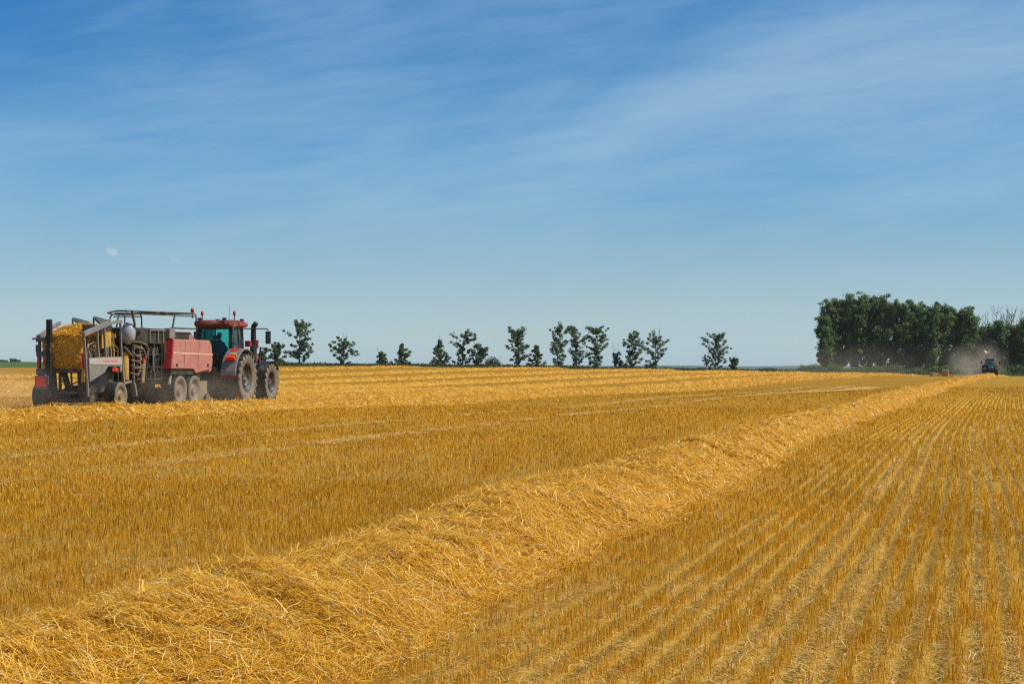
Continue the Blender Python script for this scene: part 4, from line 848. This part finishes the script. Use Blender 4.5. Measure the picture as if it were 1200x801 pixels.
    pk = MB(); pk.lathe([(.28, -1.05), (.28, 1.05), (.001, 1.05)], P(-4.1, 0, .42), 'y', 16); pk.box(*[P(-4.3, 0, 0)[0], P(-3.6, 0, 0)[0]], -1.15, -1.08, .2, .95); pk.box(*[P(-4.3, 0, 0)[0], P(-3.6, 0, 0)[0]], 1.08, 1.15, .2, .95)
    for y in np.linspace(-.95, .95, 14):
        for a in range(6): pk.bar(P(-4.1, y, .42), P(-4.1 + math.cos(a * math.pi / 3 + y) * .42, y, .46 + math.sin(a * math.pi / 3 + y) * .40), .02)
    pk.build('pickup', M['tan'], t)
    for y in (-1, 1): wheel(t, P(-4.0, y * 1.32, .22), .22, .14, .1, y, 0, 'rim', name='gauge_wheel')
    dl = MB(); dl.prism([P(-4.8, 0, 1.2)[::2], P(-4.55, 0, 1.2)[::2], P(-4.42, 0, .5)[::2], P(-4.62, 0, .4)[::2]], -1.24, -1.12); dl.build('pickup_arm', M['tan'], t, .02)
    db = MB(); db.bar(P(-4.3, -.35, .8), P(-1.2, -.02, .58), .18, .2); db.bar(P(-4.3, .35, .8), P(-1.2, .02, .58), .18, .2); db.bar(P(-3.3, 0, 1.0), P(-.6, 0, .82), .12); db.bar(P(-2.2, 0, .1), P(-2.2, 0, .8), .1); db.build('drawbar', M['steel'], t)
    fw = MB(); fw.lathe([(.42, -.08), (.42, .08), (.3, .1), (.001, .1)], P(-3.2, 0, 1.3), 'x', 22); fw.build('flywheel', M['steel'], t)
    return t
make_baler()

def make_accumulator():
    X = 12.0; t = empty('bale_accumulator', loc(-12.0), R(MH)); tag(t, 'grey two wheeled bale accumulator, hitched behind the baler and holding a bale', 'bale accumulator')
    def P(s, y, z): return (s + X, y, z)
    c = MB()
    for y in (-.72, .72): c.bar(P(-13.4, y, 1.36), P(-10.3, y, 1.36), .10, .16); c.bar(P(-13.3, y, .62), P(-10.2, y, .62), .12, .18)
    for s in (-13.3, -12.4, -11.4, -10.4): c.bar(P(s, -.72, 1.36), P(s, .78, 1.36), .08, .12); c.bar(P(s, -.72, .62), P(s, .72, .62), .08, .1)
    for y in (-.72, .72):
        for s in (-13.3, -12.1, -10.6): c.bar(P(s, y, .62), P(s, y, 1.36), .09)
    c.bar(P(-12.1, -1.2, .52), P(-12.1, 1.3, .52), .16); c.bar(P(-10.3, -.5, .7), P(-9.6, 0, .75), .12); c.bar(P(-10.3, .5, .7), P(-9.6, 0, .75), .12)
    c.build('chassis', M['steel'], t, .01)
    lg = MB()                                                        # legs, chute floor and hoses seen under the bale
    lg.bar(P(-13.35, .32, 1.45), P(-13.32, .22, .35), .13); lg.bar(P(-13.2, .02, 1.4), P(-12.9, -.02, .75), .15); lg.bar(P(-13.3, -.32, 1.42), P(-13.3, -.36, .70), .05); lg.bar(P(-13.3, -.62, 1.40), P(-13.3, -.66, .50), .10)
    lg.prism([(P(-13.4, 0, 0)[0], .28), (P(-13.4, 0, 0)[0], .40), (P(-12.4, 0, 0)[0], .85), (P(-10.6, 0, 0)[0], .85), (P(-10.6, 0, 0)[0], .30)], -.78, .30); lg.build('chute_frame', M['black'], t)
    h = MB(); h.tube([P(-13.36, .08, 1.30), P(-13.38, -.05, .98), P(-13.38, -.25, .88), P(-13.38, -.45, .92), P(-13.36, -.62, 1.02)], .022, 6); h.build('hanging_hose', M['black'], t)
    for y in (-1, 1): wheel(t, P(-12.05, y * 1.36, .50), .50, .46, .27, y, 0, 'old_rim', dish=.3)
    # rear left corner: dark post, lower and upper cross bars, arm
    p = MB(); p.bar(P(-13.42, .42, .45), P(-13.42, .44, 3.12), .17, .15); p.build('rear_post', M['black'], t, .01)
    p = MB(); p.bar(P(-13.30, .86, .8), P(-13.30, .86, 2.42), .09); p.bar(P(-13.42, .92, 2.40), P(-13.42, .36, 2.42), .09, .10); p.bar(P(-13.44, .90, 1.94), P(-13.44, .46, 1.96), .07, .17); p.bar(P(-13.3, .94, 2.02), P(-13.3, .94, 2.26), .1); p.bar(P(-13.42, .90, 1.34), P(-13.42, .40, 1.34), .1, .22); p.build('rear_gate', M['bluegrey'], t, .01)
    p = MB(); p.tube([P(-13.5, 1.04, 2.46), P(-13.42, .8, 2.47), P(-13.4, .42, 2.52)], .035, 8); p.bar(P(-13.42, .86, 2.52), P(-12.0, .80, 3.04), .13, .10); p.tube([P(-13.3, .72, 2.44), P(-13.3, .62, 2.58), P(-13.3, .55, 2.46)], .03, 6); p.build('rear_arm', M['lgrey'], t)
    for y, yo in ((.865, .012), (-.80, -.012)): m = MB(); m.box(P(-13.37, 0, 0)[0], P(-13.36, 0, 0)[0], y - .05, y + .05, 1.48, 1.98); m.build('reflector_strip', M['reflect'], t)
    m = MB(); m.box(P(-13.56, 0, 0)[0], P(-13.50, 0, 0)[0], .40, .90, .72, 1.20); m.build('tail_board', M['bluegrey'], t, .01)
    m = MB(); m.prism([(.49, .82), (.85, .82), (.85, 1.16), (.80, 1.18), (.52, 1.12)], P(-13.575, 0, 0)[0], P(-13.562, 0, 0)[0], axis='x'); m.build('slow_vehicle_sign', M['orange'], t)
    m = MB(); m.box(P(-13.39, 0, 0)[0], P(-13.37, 0, 0)[0], -.86, -.74, .98, 1.44); m.build('amber_plate', M['yellow'], t)
    # right hand side frame of slim posts over the printed side panel
    Y = -1.0; s = MB(); s.bar(P(-13.72, Y, 2.62), P(-13.38, Y, .48), .075, .07); s.bar(P(-13.76, Y, 2.60), P(-11.9, Y, 3.02), .12, .16); s.bar(P(-11.9, Y, 3.02), P(-10.9, Y, 3.12), .1, .10)
    for x0, z0 in ((-12.75, 2.78), (-12.22, 2.9)): s.bar(P(x0, Y, z0), P(x0 + .12, Y, 1.82), .075, .07)
    s.bar(P(-10.97, Y, 3.10), P(-10.84, Y, 1.6), .07, .07); s.bar(P(-10.86, Y, 1.75), P(-10.68, Y, .92), .09, .08); s.build('side_frame', M['post'], t, .008)
    s = MB()
    for x0 in (-13.35, -13.1, -12.45, -11.75, -11.5, -11.3): s.bar(P(x0, Y + .12, 2.0 + (x0 + 13.4) * .12), P(x0 + .06, Y + .12, 1.76), .06)
    s.tube([P(-11.55, Y + .02, 2.65), P(-11.45, Y, 2.3), P(-11.2, Y - .02, 2.15), P(-11.15, Y, 1.8)], .02, 6); s.build('inner_posts', M['tan'], t)
    s = MB(); s.box(P(-13.15, 0, 0)[0], P(-11.0, 0, 0)[0], Y + .28, Y + .34, 1.5, 2.95); s.build('inner_wall', M['black'], t)
    s = MB(); s.box(P(-12.05, 0, 0)[0], P(-11.35, 0, 0)[0], Y + .16, Y + .22, 2.15, 2.78); s.build('straw_guard', M['yellow'], t)
    s = MB(); out = [(-13.40, 1.80), (-12.5, 1.84), (-10.92, 1.86), (-10.84, 1.36), (-10.98, 1.30), (-11.05, 1.52), (-11.95, 1.52), (-12.2, 1.30), (-13.3, .98)]
    s.prism([(a + X, b) for a, b in out], Y - .03, Y + .03); sp = s.build('side_panel', M['lgrey'], t, .01)
    s = MB(); s.prism([(a + X, b) for a, b in [(-13.36, 1.60), (-13.38, 1.775), (-12.5, 1.81), (-10.93, 1.835), (-10.90, 1.58), (-12.6, 1.58)]], Y - .042, Y - .034); sw = s.build('white_band', M['white'], sp)
    s = MB()
    for a, b in ((-12.35, -12.2), (-12.16, -12.0), (-11.97, -11.8), (-11.76, -11.62), (-11.56, -11.42), (-11.38, -11.25)): s.prism([(a + X, 1.66), (b + X, 1.66), (b + X + .02, 1.75), (a + X + .02, 1.75)], Y - .05, Y - .043)
    s.build('faded_red_marking', M['pink'], sw)
    s = MB(); s.prism([(a + X, b) for a, b in [(-13.3, .95), (-12.2, 1.28), (-11.95, 1.5), (-11.05, 1.5), (-10.98, .7), (-13.2, .55)]], Y + .20, Y + .26); s.build('wheel_arch', M['black'], t)
    s = MB(); s.box(P(-11.6, 0, 0)[0], P(-11.12, 0, 0)[0], Y - .02, Y + .01, 1.34, 1.46); s.build('side_marker', M['reflect'], t, .01)
    # sheet metal hoods over both sides
    for y, off in ((-.6, 0.), (.74, 1.05)):
        s = MB(); a = -12.2 + off; s.bar(P(a, y, 2.5), P(a, y, 3.20), .06); s.prism([(a + X, 3.20), (a + .05 + X, 3.26), (a + 1.15 + X, 3.15), (a + 1.35 + X, 2.98), (a + .75 + X, 2.90), (a + .30 + X, 3.06)], y - .04, y + .04); s.bar(P(a - .2, y, 2.62), P(a + .7, y, 2.92), .08, .09); s.build('hood_plate', M['bluegrey'], t, .008)
    tk = MB(); tk.ell(P(-10.12, -.9, 2.70), (.22, .27, .41), 20, 12); tk.build('tank', M['tank'], t)
    tk = MB(); tk.lathe([(.23, -.02), (.245, 0), (.23, .02)], P(-10.12, -.9, 2.7), 'x', 20); tk.bar(P(-10.12, -.9, 2.32), P(-10.12, -.9, 1.0), .08); tk.bar(P(-9.86, -1.22, 2.62), P(-9.86, -1.22, 2.8), .1); tk.build('tank_bracket', M['steel'], t)
    y_ = MB(); y_.lathe([(.001, 0), (.13, 0), (.14, .04), (.14, .98), (.12, 1.02), (.001, 1.02)], P(-10.42, -.92, 1.02), 'z', 16); y_.build('yellow_cylinder', M['yellow'], t)
    hs = MB(); rr = random.Random(4)
    for i in range(8):
        z = 2.3 - i * .15 + rr.uniform(-.05, .05); a, b, c = rr.uniform(-.1, .1), rr.uniform(-.12, .12), rr.uniform(-.15, .12); hs.tube([P(-10.1, -1.0 + a * .3, z + .06), P(-9.92 + a, -1.16, z - .05 + b), P(-9.68 + b, -1.18 + a, z - .02 + c), P(-9.45 + a, -1.05, z + .14 + b)], rr.uniform(.024, .045), 6)
    hs.tube([P(-10.2, -1.0, 2.42), P(-9.7, -1.2, 2.38), P(-9.2, -1.2, 2.28), P(-9.05, -1.15, 2.05), P(-9.12, -1.12, 1.8)], .042, 6); hs.tube([P(-10.0, -1.0, 2.3), P(-9.6, -1.22, 2.16), P(-9.35, -1.2, 2.0), P(-9.3, -1.15, 1.7)], .042, 6)
    hs.tube([P(-10.65, -1.0, 2.2), P(-10.4, -1.12, 1.95), P(-10.1, -1.05, 1.9)], .05, 6); hs.build('hoses', M['hose'], t)
    sp = MB(); sp.bar(P(-10.0, -1.05, 2.3), P(-10.0, -1.05, .55), .07); sp.bar(P(-10.02, -1.05, .9), P(-9.95, -1.1, .45), .16, .10); sp.bar(P(-10.7, -1.0, .92), P(-10.3, -1.1, .98), .08); sp.build('jack_stand', M['lgrey'], t)
make_accumulator()
# the bale it holds and the loose straw heaped on top
def straw_pile_quads(pts, nrm, Lr, wd):
    n = len(pts); a = rng.normal(size=(n, 3)); a -= nrm * np.sum(a * nrm, 1)[:, None] * .6; a /= np.linalg.norm(a, axis=1)[:, None]; sd = np.cross(a, rng.normal(size=(n, 3))); sd /= np.linalg.norm(sd, axis=1)[:, None]
    Ln = rng.uniform(*Lr, n)[:, None]; c = pts + nrm * rng.uniform(0, .05, n)[:, None]; b = sd * rng.normal(0, .05, n)[:, None] * Ln; sw = sd * wd / 2
    return np.stack([c - a * Ln / 2 - sw, c - a * Ln / 2 + sw, c + b - sw, c + b + sw, c + a * Ln / 2 - sw, c + a * Ln / 2 + sw], 1)
def bale_material():
    m, nt, N, L, Pn = new_mat('pressed_straw'); c = coords(nt); mp = N.new('ShaderNodeMapping'); mp.inputs['Scale'].default_value = (3, 3, 14); L.new(c, mp.inputs[0])
    f = nmath(nt, 'ADD', nmath(nt, 'MULTIPLY', nnoise(nt, 2.5, 7, .75, mp.outputs[0], .5), .6), nmath(nt, 'MULTIPLY', nnoise(nt, 22, 4, .7, c), .4))
    L.new(nramp(nt, f, [(.32, (.26, .13, .015)), (.48, (.48, .26, .03)), (.62, (.62, .36, .05)), (.75, (.74, .48, .10))]), Pn.inputs['Base Color']); Pn.inputs['Roughness'].default_value = .8
    b = N.new('ShaderNodeBump'); b.inputs['Distance'].default_value = .04; L.new(f, b.inputs['Height']); L.new(b.outputs[0], Pn.inputs['Normal']); return m
M['bale'] = bale_material(); M['shaded_bale'] = paint('shade_toned_straw', (.34, .19, .05), .4, .9, (.44, .27, .09)); M['twine'] = paint('twine', (.42, .30, .12), 0, .8)  # distant bales: their shade is painted in as a darker straw colour
def make_bale(locn, rz, L_, W_, H_, label, group=None, n=1700, wd=.012, mat='bale'):
    t = empty('straw_bale', locn, rz); tag(t, label, 'straw bale', group)
    nx, ny, nz = 14, 8, 7; bm = bmesh.new(); bmesh.ops.create_cube(bm, size=1); bmesh.ops.subdivide_edges(bm, edges=bm.edges[:], cuts=9, use_grid_fill=True)
    for v in bm.verts:
        x, y, z = v.co; e = 1 - .05 * (max(abs(x), abs(y)) > .49) * (abs(z) > .4); j = .025
        v.co = Vector((x * L_ * e + random.uniform(-j, j), y * W_ * e + random.uniform(-j, j), (z + .5) * H_ + random.uniform(-j, j) * .6))
    me = bpy.data.meshes.new('pressed_straw'); bm.to_mesh(me); bm.free(); me.materials.append(M[mat]); link('pressed_straw', me, t)
    p = []; q = []
    for ax in range(3):
        for s in (-1, 1):
            k = n // 6; a = rng.uniform(-.5, .5, (k, 3)); a[:, ax] = .5 * s; nn = np.zeros((k, 3)); nn[:, ax] = s; p.append(a); q.append(nn)
    p = np.concatenate(p) * np.array([L_, W_, H_]) + np.array([0, 0, H_ / 2]); s = quads('stray_straw', straw_pile_quads(p, np.concatenate(q), (.08, .3), wd), M['straw'], 6, t); s['kind'] = 'stuff'
    tw = MB()
    for y in np.linspace(-.4, .4, 5) * W_: 
        e = .018; tw.tube([(-L_ / 2 - e, y, -e + .03), (L_ / 2 + e, y, -e + .03), (L_ / 2 + e, y, H_ + e), (-L_ / 2 - e, y, H_ + e), (-L_ / 2 - e, y, .0)], .006, 4)
    tw.build('twine', M['twine'], t)
    return t
make_bale(loc(-12.05, .03, 1.43), R(MH), 2.5, 1.46, 1.12, 'brown gold straw bale carried on the accumulator under a heap of loose straw', wd=.016)
def make_heap():
    S_, T_ = np.meshgrid(np.linspace(-13.25, -10.9, 26), np.linspace(-.74, .66, 18), indexing='ij')
    env = np.clip(1 - np.abs((T_ + .02) / .76) ** 3.2, 0, 1) * np.clip((S_ + 13.32) / .9, 0, 1) ** .75 * np.clip((-10.85 - S_) / .5, 0, 1) ** .5
    hgt = .03 + env * (.24 + .14 * vnoise(S_ / .5 + 40, T_ / .5 + 9, 61) + .08 * vnoise(S_ / .15 + 40, T_ / .15 + 9, 62)) * (.62 + .38 * np.clip((S_ + 13.3) / 1.5, 0, 1))
    L0 = np.stack([S_ + 12.05, T_ - .0, hgt], -1)
    t = empty('straw_heap', loc(-12.05, 0, 2.50), R(MH)); tag(t, 'bright heap of loose straw piled on top of the carried bale', 'straw heap')
    grid_mesh('heap', L0, M['mound'], t); k = 9000; i = rng.integers(0, 25, k); j = rng.integers(0, 17, k); f, g = rng.random(k)[:, None], rng.random(k)[:, None]
    p = L0[i, j] * (1 - f) * (1 - g) + L0[i + 1, j] * f * (1 - g) + L0[i, j + 1] * (1 - f) * g + L0[i + 1, j + 1] * f * g
    s = quads('loose_straw', straw_pile_quads(p, np.tile([0, 0, 1.0], (k, 1)), (.12, .34), .016), M['straw'], 6, t); s['kind'] = 'stuff'
make_heap()

# ------------------------------------------------------------------ far tractor, bales, bird
FT = at(1160, 325); ft_az = math.degrees(A)
make_tractor(FT + Vector((0, 0, 0)), R(-90 - ft_az + 2), 'small distant dark tractor coming head on along the foreground swath in dust', 'navy', 'navy', 'black', 'glass', False)
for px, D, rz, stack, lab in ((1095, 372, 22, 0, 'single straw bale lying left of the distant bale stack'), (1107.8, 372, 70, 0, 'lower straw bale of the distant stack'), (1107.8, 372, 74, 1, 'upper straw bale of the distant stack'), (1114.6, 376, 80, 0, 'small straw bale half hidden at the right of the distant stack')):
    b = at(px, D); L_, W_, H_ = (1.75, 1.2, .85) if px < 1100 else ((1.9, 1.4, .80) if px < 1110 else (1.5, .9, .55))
    make_bale(b + Vector((0, 0, stack * .80)), R(rz), L_, W_, H_, lab, 'bales standing in the stubble near the grove', 240, .03, 'shaded_bale')
def make_gull(px, py, D):
    z = HC - (py - HOR) / F * D; t = empty('bird', ((px - 600) / F * D, D, z), R(20)); t.scale = (1.35, 1.35, 1.35); tag(t, 'white bird gliding over the dust above the distant tractor', 'bird')
    b = MB(); b.lathe([(.001, -.28), (.05, -.22), (.085, -.05), (.075, .10), (.045, .18), (.05, .23), (.03, .28), (.001, .34)], (0, 0, 0), 'x', 10); b.prism([(-.25, -.02), (-.25, .02), (-.42, .09), (-.42, -.09)], -.008, .008, axis='z'); b.build('body', M['gull'], t)
    for s in (-1, 1): w = MB(); w.prism([(.12, s * .06), (.16, s * .30), (.05, s * .66), (-.04, s * .60), (-.06, s * .28), (-.08, s * .06)], -.01, .012, axis='z', M=Matrix.Rotation(R(s * 24), 4, 'X')); w.build('wing', M['gull'], t)
make_gull(1156.5, 413, 306)

# ------------------------------------------------------------------ air: haze over everything, dust behind the machines
def vol_box(name, mat):
    me = bpy.data.meshes.new(name); bm = bmesh.new(); bmesh.ops.create_cube(bm, size=1); bm.to_mesh(me); bm.free(); me.materials.append(mat); return link(name, me)
def haze():
    m = bpy.data.materials.new('haze'); m.use_nodes = True; N = m.node_tree.nodes; N.remove(N['Principled BSDF']); v = N.new('ShaderNodeVolumePrincipled')
    v.inputs['Color'].default_value = (.80, .90, 1, 1); v.inputs['Density'].default_value = 5e-5; v.inputs['Anisotropy'].default_value = .1
    m.node_tree.links.new(v.outputs[0], N['Material Output'].inputs['Volume']); m.cycles.homogeneous_volume = True
    o = vol_box('haze', m); o.scale = (19000, 19000, 60); o.location = (0, 0, -18.5 + 30); tag(o, 'thin blue haze over the whole plain', 'haze', kind='stuff')
haze()
def dust(name, c, rad, dens, label, col=(.93, .84, .72), seed=0, scale=.25):
    m = bpy.data.materials.new(name); m.use_nodes = True; nt = m.node_tree; N = nt.nodes; L = nt.links; N.remove(N['Principled BSDF'])
    v = N.new('ShaderNodeVolumePrincipled'); v.inputs['Color'].default_value = (*col, 1); v.inputs['Anisotropy'].default_value = 0
    tc = N.new('ShaderNodeTexCoord'); ln = N.new('ShaderNodeVectorMath'); ln.operation = 'LENGTH'; L.new(tc.outputs['Object'], ln.inputs[0])
    fall = nrange(nt, ln.outputs['Value'], .15, .98, 1, 0); g = N.new('ShaderNodeNewGeometry'); n = nrange(nt, nnoise(nt, scale, 4, .55, g.outputs['Position']), .36, .68, .1, 1)
    L.new(nmath(nt, 'MULTIPLY', nmath(nt, 'MULTIPLY', fall, n), dens), v.inputs['Density']); L.new(v.outputs[0], N['Material Output'].inputs['Volume'])
    me = bpy.data.meshes.new(name); bm = bmesh.new(); bmesh.ops.create_icosphere(bm, subdivisions=3, radius=1); bm.to_mesh(me); bm.free(); me.materials.append(m)
    o = link(name, me); o.location = c; o.scale = rad; tag(o, label, 'dust', kind='stuff')
dust('dust', FT + Vector((-.5, 7, 2.4)), (7.5, 9, 6.0), .075, 'pale dust cloud rising round the distant tractor')
dust('dust', FT + Vector((-14, 40, 1.5)), (34, 26, 7), .007, 'thin dust drifting along the foot of the grove', scale=.06)
dust('dust', Vector(loc(-8.5, -.3, .5)), (7.5, 2.8, 1.25), .13, 'low dust swirling under the baler', (.95, .86, .72), scale=.7)
dust('dust', Vector(loc(-16, 2.5, .6)), (6, 5, 1.5), .05, 'thin dust trailing behind the accumulator', scale=.5)
